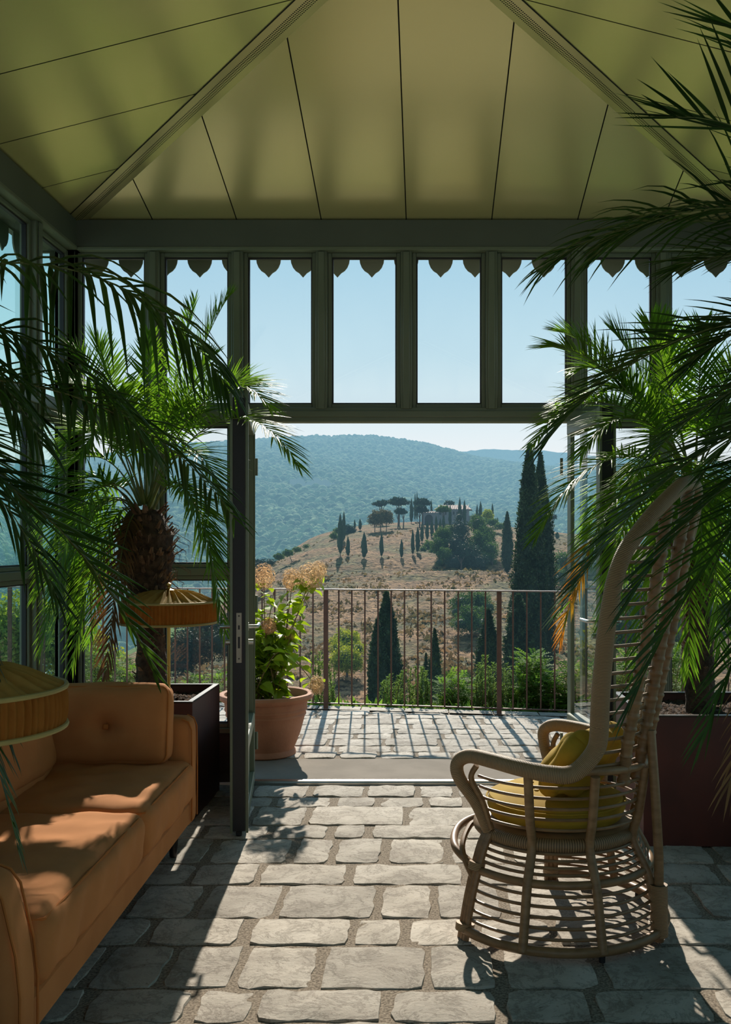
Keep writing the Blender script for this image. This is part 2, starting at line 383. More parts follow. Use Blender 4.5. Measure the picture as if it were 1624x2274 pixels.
def cushion(sx, sy, sz, r=0.04, bulge=0.03, n=14, seed=0, wr=0.004):
    """a stuffed cushion: rounded box with bulging faces, centred at the origin"""
    rr = random.Random(seed); ph = [rr.uniform(0, 6) for _ in range(6)]
    h = Vector((sx / 2, sy / 2, sz / 2)); vs = []; fs = []; idx = {}
    def vid(i, j, k):
        key = (i, j, k)
        if key in idx: return idx[key]
        u = Vector((2 * i / n - 1, 2 * j / n - 1, 2 * k / n - 1))
        u = Vector([math.copysign(1 - (1 - abs(q)) ** 1.35, q) if abs(q) < 1 else q for q in u])
        p = Vector((u.x * h.x, u.y * h.y, u.z * h.z))
        q = Vector([max(-h[a] + r, min(h[a] - r, p[a])) for a in range(3)])
        d = p - q
        if d.length > 1e-6: d = d.normalized() * r
        p = q + d
        fx, fy, fz = (1 - u.x ** 2), (1 - u.y ** 2), (1 - u.z ** 2)
        p.z += math.copysign(bulge * (fx * fy) ** 0.6, u.z) if abs(u.z) > 0.3 else 0
        p.x += math.copysign(bulge * 0.5 * (fy * fz) ** 0.6, u.x) if abs(u.x) > 0.6 else 0
        p.y += math.copysign(bulge * 0.5 * (fx * fz) ** 0.6, u.y) if abs(u.y) > 0.6 else 0
        w = wr * (sin(p.x * 31 + ph[0] + 2 * sin(p.y * 17 + ph[1])) + sin(p.y * 37 + ph[2] + 2 * sin(p.z * 21 + p.x * 9 + ph[3])))
        p += d.normalized() * w if d.length > 1e-6 else Vector((0, 0, w))
        idx[key] = len(vs); vs.append(p); return idx[key]
    for a in range(3):
        for side in (0, n):
            for i in range(n):
                for j in range(n):
                    q = []
                    for (di, dj) in ((0, 0), (1, 0), (1, 1), (0, 1)):
                        c = [0, 0, 0]; c[a] = side; c[(a + 1) % 3] = i + di; c[(a + 2) % 3] = j + dj; q.append(vid(*c))
                    fs.append(tuple(q) if side else tuple(reversed(q)))
    return vs, fs
# ------------------------------------------------------------------ the room
WY = 5.66; LX = -2.12; RX = 1.96; BY = -2.0
Z_BEAM0, Z_BEAM1 = 3.12, 3.28; K = 0.255
MULL = [(q - PX) / F * WY for q in (345, 530, 716, 903, 1091, 1280, 1468)]   # -1.61 ... 1.38
DOOR0, DOOR1 = -1.065, 0.905

# floor of split stone blocks
def stone(mb, x0, x1, y0, y1, zt, rr, th=0.035, j=0.007, amp=0.0035):
    nx = max(3, int((x1 - x0) / 0.05)); ny = max(3, int((y1 - y0) / 0.05))
    cr = [Vector((x0 + rr.uniform(0, j), y0 + rr.uniform(0, j))), Vector((x1 - rr.uniform(0, j), y0 + rr.uniform(0, j))),
          Vector((x1 - rr.uniform(0, j), y1 - rr.uniform(0, j))), Vector((x0 + rr.uniform(0, j), y1 - rr.uniform(0, j)))]
    a, b, c, d = (rr.uniform(0, 6.28) for _ in range(4)); tilt = rr.uniform(-0.004, 0.004)
    edge = 0.008; vs = []; fs = []
    us = [0, edge / (x1 - x0)] + [i / nx for i in range(1, nx)] + [1 - edge / (x1 - x0), 1]
    ws = [0, edge / (y1 - y0)] + [i / ny for i in range(1, ny)] + [1 - edge / (y1 - y0), 1]
    for wi, w in enumerate(ws):
        for ui, u in enumerate(us):
            p = (cr[0] * (1 - u) + cr[1] * u) * (1 - w) + (cr[3] * (1 - u) + cr[2] * u) * w
            eu = min(u, 1 - u) * (x1 - x0); ew = min(w, 1 - w) * (y1 - y0)
            e = min(eu, ew)
            wob = 0.0028 * sin(p.x * 41 + a) + 0.0028 * sin(p.y * 37 + b) + 0.0025 * sin(p.x * 90 + p.y * 70 + c)
            px_, py_ = p.x, p.y
            if ui in (0, 1) or ui >= len(us) - 2: px_ += wob
            if wi in (0, 1) or wi >= len(ws) - 2: py_ += wob
            # rounded corners
            if eu < 0.02 and ew < 0.02:
                px_ += (0.006 if u < 0.5 else -0.006); py_ += (0.006 if w < 0.5 else -0.006)
            z = zt + amp * (sin(p.x * 23 + a) * cos(p.y * 29 + b) + 0.6 * sin(p.x * 53 + p.y * 61 + c)) + tilt * (u - 0.5) - (0.004 if e < 0.02 else 0)
            if e <= 1e-9: z = zt - th
            vs.append((px_, py_, z))
    k = len(us)
    for i in range(len(ws) - 1):
        for q in range(k - 1): fs.append((i * k + q, i * k + q + 1, (i + 1) * k + q + 1, (i + 1) * k + q))
    mb.add(vs, fs, 0)

ROWS = [ # image y of far and near edge of the course, joints seen in it (image x)
    (1743, 1768, [560, 690, 812, 928, 1012, 1130]), (1769, 1790, [610, 740, 838, 948, 1035, 1150]), (1790, 1831, [560, 685, 903, 1095]),
    (1831, 1860, [600, 735, 820, 1025, 1140]), (1861, 1915, [470, 650, 740, 855, 995, 1130]), (1917, 1962, [430, 575, 775, 1035, 1180]),
    (1964, 2036, [445, 625, 840, 965, 1120]), (2038, 2096, [330, 545, 785, 900, 1060, 1230]), (2099, 2193, [375, 532, 712, 950, 1110, 1330]),
    (2196, 2268, [180, 425, 565, 860, 1115, 1320])]
def dep(py): return F * EYE / (py - PY)
def lay(mb, x0, x1, y0, y1, joints, rr, gap=0.016, wmin=0.22, wmax=0.5, **kw):
    js = sorted(joints)
    while js and js[-1] < x1 - wmax * 0.6: js.append(js[-1] + rr.uniform(wmin, wmax))
    while js and js[0] > x0 + wmax * 0.6: js.insert(0, js[0] - rr.uniform(wmin, wmax))
    js = [x0] + [q for q in js if x0 + 0.06 < q < x1 - 0.06] + [x1]
    for p, q in zip(js, js[1:]):
        stone(mb, p + gap * rr.uniform(0.2, 0.9), q - gap * rr.uniform(0.2, 0.9), y0 - 0.003, y1 + 0.003, rr.uniform(-0.002, 0.003), rr, **kw)
rr = random.Random(5); fl = MB()
for (ya, yb, js) in ROWS:
    d1, d0 = dep(ya), dep(yb); dm = (d0 + d1) / 2
    lay(fl, LX + 0.02, RX - 0.02, d0, d1, [(q - PX) / F * dm for q in js], rr)
y = dep(2268)
while y > BY + 0.1:
    h = rr.uniform(0.17, 0.3); lay(fl, LX + 0.02, RX - 0.02, max(BY, y - h), y, [rr.uniform(-0.4, 0.4)], rr); y -= h
fl.box(LX, RX, BY, 5.60, -0.12, -0.008, 1)
tag(fl.build('floor', [M['stone'], M['grout']]), 'floor of split grey stone blocks laid in courses with gravel joints', 'floor', kind='structure')

# terrace: smooth slab, then cobble courses out to the railing
def rail_y(x): return 7.98 - 0.175 * x
tr = MB()
tr.box(-2.3, 2.2, WY + 0.02, 6.27, -0.14, -0.004, 1, bev=0.006)
tr.box(-5.2, 4.6, WY + 0.03, 6.28, -0.16, -0.03, 2)
vs = [(-5.2, 6.28, -0.008), (4.6, 6.28, -0.008), (4.6, rail_y(4.6) + 0.16, -0.008), (-5.2, rail_y(-5.2) + 0.16, -0.008)]
tr.add(vs + [(a, b, -0.6) for a, b, c in vs], [(0, 1, 2, 3), (0, 4, 5, 1), (1, 5, 6, 2), (2, 6, 7, 3), (3, 7, 4, 0)], 2)
y = 6.285; rr = random.Random(9)
while y < 9.3:
    h = rr.uniform(0.15, 0.24)
    # the course stops where the railing's slanted edge cuts it
    xm = (7.98 + 0.15 - (y + h)) / 0.175
    x1 = min(4.6, xm)
    if x1 > -5.0: lay(tr, -5.2, x1, y, y + h, [rr.uniform(-0.3, 0.3)], rr, gap=0.007, wmin=0.2, wmax=0.5, amp=0.003)
    y += h
for i in range(26):   # edging stones along the drop
    xa = -5.0 + i * 0.37; p = xa + 0.36
    tr.add([(xa, rail_y(xa) - 0.02, 0.004), (p, rail_y(p) - 0.02, 0.004), (p, rail_y(p) + 0.16, 0.002), (xa, rail_y(xa) + 0.16, 0.002),
            (xa, rail_y(xa) + 0.16, -0.1), (p, rail_y(p) + 0.16, -0.1)], [(0, 1, 2, 3), (3, 2, 5, 4)], 0)
tag(tr.build('terrace', [M['stone'], M['slab'], M['grout']]), 'sunlit stone terrace with a smooth slab and cobble courses beyond the open door', 'terrace', kind='structure')
side = MB(); side.box(-5.2, LX - 0.06, -3, 5.68, -0.2, -0.03); side.box(RX + 0.06, 4.6, -3, 5.68, -0.2, -0.03); side.box(-5.2, 4.6, -4.6, BY - 0.03, -0.2, -0.03)
tag(side.build('paving', M['slab']), 'pale paving around the outside of the glass pavilion', 'paving', kind='structure')

th = MB(); th.box(DOOR0, DOOR1, 5.60, WY + 0.02, -0.03, 0.008, bev=0.004); th.box(DOOR0, DOOR1, 5.612, 5.63, 0.008, 0.014)
tag(th.build('trim_1', M['steel']), 'metal threshold strip across the open doorway', 'threshold', kind='structure')

# hipped metal ceiling
CX = (LX + RX) / 2; HW = (RX - LX) / 2; ZR = Z_BEAM1 + K * HW
def ceil_z(x, y): return Z_BEAM1 + K * min(x - LX, RX - x, WY - y, y - BY)
ce = MB(); g = 0.0032
# far and near planes, strips between the seams, stopping at the hip bands
sx = [LX] + MULL + [RX]
band = 0.075
def far_plane(ysign):
    Y0 = WY if ysign > 0 else BY
    for a, b in zip(sx, sx[1:]):
        a2, b2 = a + g, b - g
        pts = [(a2, 0)]
        pts.append((b2, 0))
        hb = min(b2 - LX, RX - b2); ha = min(a2 - LX, RX - a2)
        pts.append((b2, hb))
        if a2 < CX < b2: pts.append((CX, HW))
        pts.append((a2, ha))
        pts = [(p, max(0.0, q)) for p, q in pts]
        vs = [(p, Y0 - ysign * q, Z_BEAM1 + K * q) for p, q in pts]
        ce.add(vs, [tuple(reversed(range(len(vs)))) if ysign > 0 else tuple(range(len(vs)))], 0)
far_plane(1); far_plane(-1)
ys = [WY - 0.55 * i for i in range(0, 15)]
ys = [q for q in ys if q > BY + 0.2] + [BY]
for s_ in (-1, 1):
    X0 = LX if s_ < 0 else RX
    for a, b in zip(ys, ys[1:]):     # a > b
        a2, b2 = a - g, b + g
        ha = max(0, min(WY - a2, a2 - BY, HW)); hb = max(0, min(WY - b2, b2 - BY, HW))
        pts = [(a2, 0), (a2, ha)]
        if WY - a2 < HW < WY - b2: pts.append((WY - HW, HW))
        if a2 - BY > HW > b2 - BY: pts.append((BY + HW, HW))
        pts += [(b2, hb), (b2, 0)]
        vs = [(X0 - s_ * q, p, Z_BEAM1 + K * q) for p, q in pts]
        ce.add(vs, [tuple(range(len(vs))) if s_ > 0 else tuple(reversed(range(len(vs))))], 0)
# dark backing a little above, closing the roof
e = 0.012
O = 0.32
zo = Z_BEAM1 + e - K * O
A = [(LX - O, BY - O, zo), (RX + O, BY - O, zo), (RX + O, WY + O, zo), (LX - O, WY + O, zo), (CX, BY + HW, ZR + e), (CX, WY - HW, ZR + e)]
ce.add(A, [(0, 1, 4), (1, 2, 5, 4), (2, 3, 5), (3, 0, 4, 5)], 1)
ceil = tag(ce.build('ceiling', [M['ceiling'], M['seam']], smooth=False), 'hipped ceiling of satin olive green metal panels with fine dark seams', 'ceiling', kind='structure')

def perforated():
    m, nt, N, L = nodes_of('perforated_olive_strip')
    out = N.new('ShaderNodeOutputMaterial'); b = N.new('ShaderNodeBsdfPrincipled'); b.inputs['Roughness'].default_value = 0.32; b.inputs['Metallic'].default_value = 0.7
    uv = N.new('ShaderNodeUVMap'); v = N.new('ShaderNodeVectorMath'); v.operation = 'SCALE'; v.inputs['Scale'].default_value = 1 / 0.011
    L.new(uv.outputs[0], v.inputs[0])
    fr = N.new('ShaderNodeVectorMath'); fr.operation = 'FRACTION'; L.new(v.outputs[0], fr.inputs[0])
    sb = N.new('ShaderNodeVectorMath'); sb.operation = 'DISTANCE'; sb.inputs[1].default_value = (0.5, 0.5, 0); L.new(fr.outputs[0], sb.inputs[0])
    lt = N.new('ShaderNodeMath'); lt.operation = 'LESS_THAN'; lt.inputs[1].default_value = 0.33; L.new(sb.outputs['Value'], lt.inputs[0])
    sp = N.new('ShaderNodeSeparateXYZ'); L.new(uv.outputs[0], sp.inputs[0])
    ab = N.new('ShaderNodeMath'); ab.operation = 'ABSOLUTE'; L.new(sp.outputs[1], ab.inputs[0])
    l2 = N.new('ShaderNodeMath'); l2.operation = 'LESS_THAN'; l2.inputs[1].default_value = 0.024; L.new(ab.outputs[0], l2.inputs[0])
    mu = N.new('ShaderNodeMath'); mu.operation = 'MULTIPLY'; L.new(lt.outputs[0], mu.inputs[0]); L.new(l2.outputs[0], mu.inputs[1])
    mx = N.new('ShaderNodeMix'); mx.data_type = 'RGBA'; mx.inputs[6].default_value = (0.66, 0.58, 0.28, 1); mx.inputs[7].default_value = (0.02, 0.02, 0.01, 1)
    L.new(mu.outputs[0], mx.inputs[0]); L.new(mx.outputs[2], b.inputs['Base Color']); L.new(b.outputs[0], out.inputs[0])
    return m
M['perf'] = perforated()
tn = 2
for (cx_, cy_, dx, dy, lab) in ((LX, WY, 1, -1, 'far left'), (RX, WY, -1, -1, 'far right'), (LX, BY, 1, 1, 'near left'), (RX, BY, -1, 1, 'near right')):
    hb = MB(); n = 1
    a = Vector((cx_, cy_, Z_BEAM1 - 0.012)); b = Vector((cx_ + dx * HW, cy_ + dy * HW, ZR - 0.012)); t = (b - a).normalized(); s = t.cross(Vector((0, 0, 1))).normalized()
    Ln = (b - a).length; w = 0.058
    d = Vector((0, 0, -0.004))
    w2 = Vector((0, 0, K * w / sqrt(2) * 1.0))
    # shallow strip lying against both planes
    vs = [a - s * w + w2 * 0 , b - s * w, b + d, a + d, a + s * w, b + s * w]
    hb.add(vs, [(0, 1, 2, 3), (3, 2, 5, 4)], 0, [((0, -w), (Ln, -w), (Ln, 0), (0, 0)), ((0, 0), (Ln, 0), (Ln, w), (0, w))])
    for sg in ((-1,) if s.y > 0 else (1,)):
        hb.bar(a + s * sg * w, b + s * sg * w, 0.003, 0.006, 1)
    tag(hb.build(f'trim_{tn}', [M['perf'], M['seam']], smooth=False), f'perforated olive strip along the {lab} hip of the ceiling', 'ceiling trim', kind='structure'); tn += 1

# glazed walls ------------------------------------------------------------
wn = 0
def bay(u0, u1, z0, z1, axis, pos, inward, glass, label, fw=0.024, fd=0.05):
    """one window: a frame and its pane. axis 'x': wall runs along x at y=pos; axis 'y': along y at x=pos"""
    global wn
    wn += 1
    c = ((u0 + u1) / 2, pos, z0) if axis == 'x' else (pos, (u0 + u1) / 2, z0)
    e = empty(f'window_{wn}', c); tag(e, label, 'window', kind='structure')
    hw = (u1 - u0) / 2; h = z1 - z0
    f = MB()
    def bx(a0, a1, b0, b1, c0, c1, mi=0, bev=0.003):
        if axis == 'x': f.box(a0, a1, b0, b1, c0, c1, mi, bev)
        else: f.box(b0, b1, a0, a1, c0, c1, mi, bev)
    bx(-hw, -hw + fw, -fd / 2, fd / 2, 0, h); bx(hw - fw, hw, -fd / 2, fd / 2, 0, h)
    bx(-hw + fw, hw - fw, -fd / 2, fd / 2, 0, fw); bx(-hw + fw, hw - fw, -fd / 2, fd / 2, h - fw, h)
    # thin inner bead against the glass
    k = 0.008; d = 0.012
    bx(-hw + fw, -hw + fw + k, -d, d, fw, h - fw, 1, 0.001); bx(hw - fw - k, hw - fw, -d, d, fw, h - fw, 1, 0.001)
    bx(-hw + fw + k, hw - fw - k, -d, d, fw, fw + k, 1, 0.001); bx(-hw + fw + k, hw - fw - k, -d, d, h - fw - k, h - fw, 1, 0.001)
    f.build('window_frame', [M['frame'], M['black_strip']], e)
    p = MB()
    if axis == 'x': p.add([(-hw + fw, 0, fw), (hw - fw, 0, fw), (hw - fw, 0, h - fw), (-hw + fw, 0, h - fw)], [(0, 1, 2, 3)])
    else: p.add([(0, -hw + fw, fw), (0, hw - fw, fw), (0, hw - fw, h - fw), (0, -hw + fw, h - fw)], [(0, 1, 2, 3)])
    p.build('glass_pane', glass, e, smooth=False)

Z_T0, Z_T1 = 2.115, 2.20; Z_M = 1.24; Z_B = 0.31
def wall(name, axis, pos, us, sgn, label, door=None):
    """posts, beam, transom, mid rail and base panel of one glazed side"""
    w = MB(); a, b = us[0], us[-1]
    def bx(u0, u1, d0, d1, z0, z1, mi=0, bev=0.004):
        lo, hi = sorted((pos + sgn * d0, pos + sgn * d1))
        if axis == 'x': w.box(u0, u1, lo, hi, z0, z1, mi, bev)
        else: w.box(lo, hi, u0, u1, z0, z1, mi, bev)
    def over(u0, u1):   # split round the doorway
        if not door: return [(u0, u1)]
        return [q for q in ((u0, door[0] - 0.03), (door[1] + 0.03, u1)) if q[1] - q[0] > 0.02]
    bx(a, b, -0.05, 0.075, Z_BEAM0, Z_BEAM1 + 0.01, 1)          # beam
    bx(a, b, -0.02, 0.082, Z_BEAM0 - 0.008, Z_BEAM0 + 0.012)     # ledge under it
    bx(a, b, -0.035, 0.045, Z_T0, Z_T1); bx(a, b, -0.02, 0.058, Z_T0 + 0.028, Z_T1 - 0.02)
    for (p, q) in over(a, b):
        bx(p, q, -0.03, 0.035, Z_M - 0.025, Z_M + 0.02)
        bx(p, q, -0.03, 0.045, Z_B - 0.02, Z_B + 0.01)
        bx(p, q, -0.015, 0.02, 0.0, Z_B - 0.02, 2)
        bx(p, q, -0.02, 0.04, 0.0, 0.05, 2)
    for u in us[1:-1]:
        z0 = 0.0
        if door and door[0] < u < door[1]: z0 = Z_T1 - 0.01
        bx(u - 0.034, u + 0.034, -0.03, 0.05, z0, Z_BEAM0)
        bx(u - 0.02, u + 0.02, 0.05, 0.062, z0, Z_BEAM0 - 0.01)
    for u in (a, b): bx(u - 0.06, u + 0.06, -0.06, 0.06, 0.0, Z_BEAM1)
    if door:
        for u, s_ in ((door[0], -1), (door[1], 1)): bx(u - 0.025 if s_ < 0 else u, u if s_ < 0 else u + 0.025, -0.04, 0.05, 0.0, Z_T0)
    tag(w.build(name, [M['frame'], M['frame_in'], M['sillwood']]), label, 'wall', kind='structure')

def names(i, n): return ['first', 'second', 'third', 'fourth', 'fifth', 'sixth', 'seventh', 'eighth', 'ninth', 'tenth', 'eleventh', 'twelfth', 'thirteenth', 'fourteenth'][i]
US = [LX] + MULL + [RX]
wall('wall_far', 'x', WY, US, -1, 'far glazed wall with dark green posts, beam and transom around the open doorway', (DOOR0, DOOR1))
for i, (a, b) in enumerate(zip(US, US[1:])):
    l = a + (0.06 if i == 0 else 0.034); r = b - (0.06 if i == len(US) - 2 else 0.034)
    bay(l, r, Z_T1, Z_BEAM0 - 0.008, 'x', WY + 0.005, -1, M['glass'], f'{names(i,0)} tall upper pane from the left above the transom of the far wall')
lower = [(LX + 0.06, MULL[0] - 0.034), (MULL[0] + 0.034, MULL[1] - 0.034), (MULL[6] + 0.034, RX - 0.06), (MULL[5] + 0.034, MULL[6] - 0.034)]
for i, (a, b) in enumerate(lower):
    s_ = ['left corner of the far wall', 'far wall just left of the open door', 'right corner of the far wall', 'far wall just right of the open door'][i]
    bay(a, b, Z_M + 0.02, Z_T0, 'x', WY + 0.005, -1, M['glass'], f'eye-level fixed pane in the {s_}')
    bay(a, b, Z_B + 0.01, Z_M - 0.025, 'x', WY + 0.005, -1, M['glass'], f'knee-level fixed pane in the {s_}')
YS = [WY - 0.55 * i for i in range(0, 15)]; YS = [q for q in YS if q > BY + 0.3] + [BY]; YS = YS[::-1]
for nm, pos, sg, gl in (('left', LX, 1, M['glass_side']), ('right', RX, -1, M['glass_side'])):
    wall(f'wall_{nm}', 'y', pos, YS, sg, f'{nm} glazed side wall of dark green framing')
    k = len(YS) - 1
    for i in range(k):
        a = YS[i] + (0.06 if i == 0 else 0.034); b = YS[i + 1] - (0.06 if i == k - 1 else 0.034)
        o = names(k - 1 - i, 0)
        bay(a, b, Z_T1, Z_BEAM0 - 0.008, 'y', pos - sg * 0.005, sg, gl, f'{o} top pane from the far corner in the {nm} side wall')
        bay(a, b, Z_M + 0.02, Z_T0, 'y', pos - sg * 0.005, sg, gl, f'{o} middle pane from the far corner in the {nm} side wall')
        bay(a, b, Z_B + 0.01, Z_M - 0.025, 'y', pos - sg * 0.005, sg, gl, f'{o} bottom pane from the far corner in the {nm} side wall')
wall('wall_near', 'x', BY, US, 1, 'near glazed wall behind the viewpoint with dark green framing')

# scalloped valance hanging outside the glass
def scallop(mb, c, w, axis, pos, z1, z0):
    pts = []; n = 10; h = w * 0.36
    for i in range(n + 1):
        a = pi * i / n; x = -cos(a) * h; q = abs(x) / h
        z = z0 + 0.014 + 0.095 * (1 - sqrt(max(0, 1 - q * q)))
        if abs(x) < 0.012: z = z0 - 0.008
        pts.append((x, z))
    prof = [(-h, z1)] + pts + [(h, z1)]
    t = 0.004
    f3 = []
    for s_ in (-t, t):
        for (x, z) in prof: f3.append((c + x, pos + s_, z) if axis == 'x' else (pos + s_, c + x, z))
    k = len(prof)
    fs = [tuple(range(k)), tuple(reversed(range(k, 2 * k)))] + [(i, (i + 1) % k, k + (i + 1) % k, k + i) for i in range(k)]
    mb.add(f3, fs)
va = MB(); p = 0.2128
VY = 5.93
x = (291 - PX) / F * VY - 4 * p
while x < 3.0:
    if -2.45 < x < 2.3: scallop(va, x, p, 'x', VY, 3.34, 3.055)
    x += p
va.box(-2.45, 2.3, VY - 0.006, VY + 0.006, 3.2, 3.4)
for s_, xx in ((-1, LX - 0.27), (1, RX + 0.27)):
    y = VY - 0.12
    while y > -2.2: scallop(va, y, p, 'y', xx, 3.34, 3.055); y -= p
    va.box(xx - 0.006, xx + 0.006, -2.2, VY, 3.2, 3.4)
tag(va.build('trim_6', M['frame'], smooth=False), 'dark green metal valance of pointed scallops hanging outside the upper panes', 'valance', kind='structure')
# eaves board closing the roof edge to the valance
ev = MB()
ev.box(LX - O, RX + O, WY + 0.05, VY, 3.21, 3.23); ev.box(LX - O, LX - 0.05, BY - O, WY + 0.05, 3.21, 3.23); ev.box(RX + 0.05, RX + O, BY - O, WY + 0.05, 3.21, 3.23)
tag(ev.build('trim_7', M['frame_in'], smooth=False), 'narrow eaves board between the glass and the valance', 'eaves', kind='structure')

# door leaves ---------------------------------------------------------------
def door(name, hinge, near, label, side, far=0.036):
    """leaf from hinge to its free edge; local x runs along the leaf, y across it"""
    hx, hy = hinge; nx, ny = near; L_ = math.hypot(nx - hx, ny - hy); ang = atan2(ny - hy, nx - hx)
    e = empty(name, (hx, hy, 0), ang); tag(e, label, 'door', kind='structure')
    H0, H1 = 0.02, 2.105; sw = 0.075; d = 0.036
    f = MB()
    f.box(0, sw, -far, far, H0, H1, 0, 0.005); f.box(L_ - sw, L_ - 0.004, -d, d, H0, H1, 0, 0.005)
    f.box(sw, L_ - sw, -d, d, H1 - 0.08, H1, 0, 0.004); f.box(sw, L_ - sw, -d, d, H0, H0 + 0.07, 0, 0.004)
    f.box(sw, L_ - sw, -d, d, 0.36, 0.43, 0, 0.004)
    for yy in (-d - 0.006, d - 0.004): f.box(L_ - 0.014, L_ + 0.008, yy, yy + 0.012, H0 - 0.005, H1 + 0.03)      # rebate lips either side of the edge
    if far > 0.02:
      for yy in (-d - 0.004, d - 0.002): f.box(sw - 0.012, sw, yy, yy + 0.006, 0.42, H1 - 0.07)
    f.build('door_frame', M['frame'], e)
    s = MB(); s.box(L_ - 0.004, L_ + 0.0015, -d + 0.008, d - 0.008, H0 + 0.002, H1 - 0.002); s.build('edge_seal', M['black_strip'], e)
    p = MB(); p.box(sw, L_ - sw, -0.009, 0.009, H0 + 0.07, 0.36); p.build('bottom_panel', M['frame'], e)
    g_ = MB()
    g_.add([(sw, 0, 0.43), (L_ - sw, 0, 0.43), (L_ - sw, 0, H1 - 0.08), (sw, 0, H1 - 0.08)], [(0, 1, 2, 3)])
    g_.build('glass_pane', M['glass'], e, smooth=False)
    k = MB(); k.box(L_ + 0.0015, L_ + 0.004, -0.013, 0.013, 0.83, 1.07, 0, 0.001)
    k.build('lock_plate', M['lock'], e)
    k = MB(); k.box(L_ + 0.004, L_ + 0.0045, -0.005, 0.005, 0.90, 0.955); k.box(L_ + 0.004, L_ + 0.006, -0.004, 0.004, 0.99, 1.01)
    for zz in (0.85, 1.055): k.tube([(L_ + 0.004, 0, zz), (L_ + 0.0048, 0, zz)], 0.004, 8)
    k.build('lock_slot', M['black_strip'], e)
    for sg in (-1, 1):
        h = MB(); h.tube([(L_ - 0.045, sg * d, 1.0), (L_ - 0.045, sg * (d + 0.008), 1.0)], 0.02, 14)
        h.tube([(L_ - 0.045, sg * d, 1.0), (L_ - 0.045, sg * (d + 0.04), 1.0), (L_ - 0.052, sg * (d + 0.05), 1.0), (L_ - 0.17, sg * (d + 0.052), 1.002)], 0.009, 10)
        h.build('door_handle', M['steel'], e)
        c = MB(); c.tube([(L_ - 0.045, sg * d, 0.925), (L_ - 0.045, sg * (d + 0.03), 0.925)], 0.014, 12); c.build('lock_cylinder', M['steel'], e)
    b = MB(); b.box(L_ - 0.03, L_ + 0.004, -0.014, 0.014, 0.0, 0.022, 0, 0.003); b.build('floor_bolt', M['black_strip'], e)
    for zz in (0.25, 1.05, 1.85):
        h = MB(); h.tube([(-0.006, side * (d + 0.008), zz - 0.05), (-0.006, side * (d + 0.008), zz + 0.05)], 0.009, 10); h.build('hinge', M['frame'], e)
    return e
door('door_1', (-1.045, 5.60), (-0.905, 4.60), 'left leaf of the glazed double door, swung into the room beside the sofa', 1)
door('door_2', (0.825, 5.59), (0.918, 4.90), 'right leaf of the glazed double door, swung in behind the cane chair', -1, far=0.012)
# ------------------------------------------------------------------ sofa
def build_sofa():
    e = empty('sofa', (-1.05, 4.38, 0), R(1.75))
    tag(e, 'rust orange upholstered sofa with seat and back cushions beside the left windows', 'sofa')
    D = 0.86; LN = 2.07
    b = MB(); b.box(-D, -0.012, -LN + 0.01, -0.01, 0.14, 0.262, 0, 0.02); b.build('base', M['sofa'], e)
    bk = MB(); vs, fs = cushion(0.17, LN - 0.02, 0.5, r=0.045, bulge=0.01, n=12, seed=3, wr=0.001)
    bk.add([(p[0] - D + 0.085, p[1] - LN / 2, p[2] + 0.47) for p in vs], fs); bk.build('backrest', M['sofa'], e)
    def arm(y0, y1, sd, hh=0.49, back=0.0):
        m = MB(); vs, fs = cushion(D - 0.02, y1 - y0, hh, r=0.04, bulge=0.01, n=14, seed=sd, wr=0.001)
        bend = lambda x, z: x - (back * max(0, (z - 0.25) / 0.33) ** 2 if x > -0.3 else 0)
        m.add([(bend(p[0] - D / 2 + 0.005, p[2] + 0.135 + hh / 2), p[1] + (y0 + y1) / 2, p[2] + 0.135 + hh / 2) for p in vs], fs)
        a = m.build('arm', M['sofa'], e)
        s = MB()
        for yy in (y0 + 0.012, y1 - 0.012):
            zt = 0.135 + hh; s.tube([(bend(x_, z_), yy, z_) for x_, z_ in ((-0.001, 0.17), (0.0, 0.3), (0.0, 0.4), (-0.002, zt - 0.05), (-0.016, zt - 0.015), (-0.045, zt - 0.002))], 0.0035, 6)
        s.build('piping', M['sofa_seam'], a)
    arm(-0.135, 0.0, 1); arm(-LN, -LN + 0.14, 2, 0.455, 0.055)
    for (y0, y1, sd) in ((-0.95, -0.137, 4), (-LN + 0.142, -0.953, 5)):
        m = MB(); w = 0.72
        vs, fs = cushion(w, y1 - y0, 0.19, r=0.05, bulge=0.022, n=26, seed=sd, wr=0.0035)
        m.add([(p[0] - w / 2 + 0.012, p[1] + (y0 + y1) / 2, p[2] + 0.352) for p in vs], fs)
        c = m.build('seat_cushion', M['sofa'], e)
        s = MB(); x = 0.000; z = 0.428
        s.tube([(-w + 0.06, y0 + 0.012, z), (-0.04, y0 + 0.012, z), (x, y0 + 0.03, z + 0.002), (x + 0.004, (y0 + y1) / 2, z + 0.006), (x, y1 - 0.03, z + 0.002), (-0.04, y1 - 0.012, z), (-w + 0.06, y1 - 0.012, z)], 0.0042, 6)
        s.build('piping', M['sofa_seam'], c)
    # back cushions along the left side
    for (y0, y1, sd) in ((-1.14, -0.4, 6), (-1.90, -1.16, 7)):
        m = MB(); vs, fs = cushion(0.17, y1 - y0, 0.38, r=0.06, bulge=0.04, n=14, seed=sd)
        T = Matrix.Rotation(R(-10), 4, 'Y')
        m.add([tuple(T @ Vector(p) + Vector((-D + 0.27, (y0 + y1) / 2, 0.645))) for p in vs], fs)
        m.build('back_cushion', M['sofa'], e)
    for (x, y) in ((-0.09, -0.09), (-0.09, -LN + 0.09), (-D + 0.09, -0.09), (-D + 0.09, -LN + 0.09)):
        m = MB(); m.lathe([(0.0, 0.0), (0.014, 0.0), (0.017, 0.01), (0.027, 0.15), (0.0, 0.15)], 14, c=(x, y, 0)); m.build('leg', M['darkwood'], e)
    return e
SOFA = build_sofa()
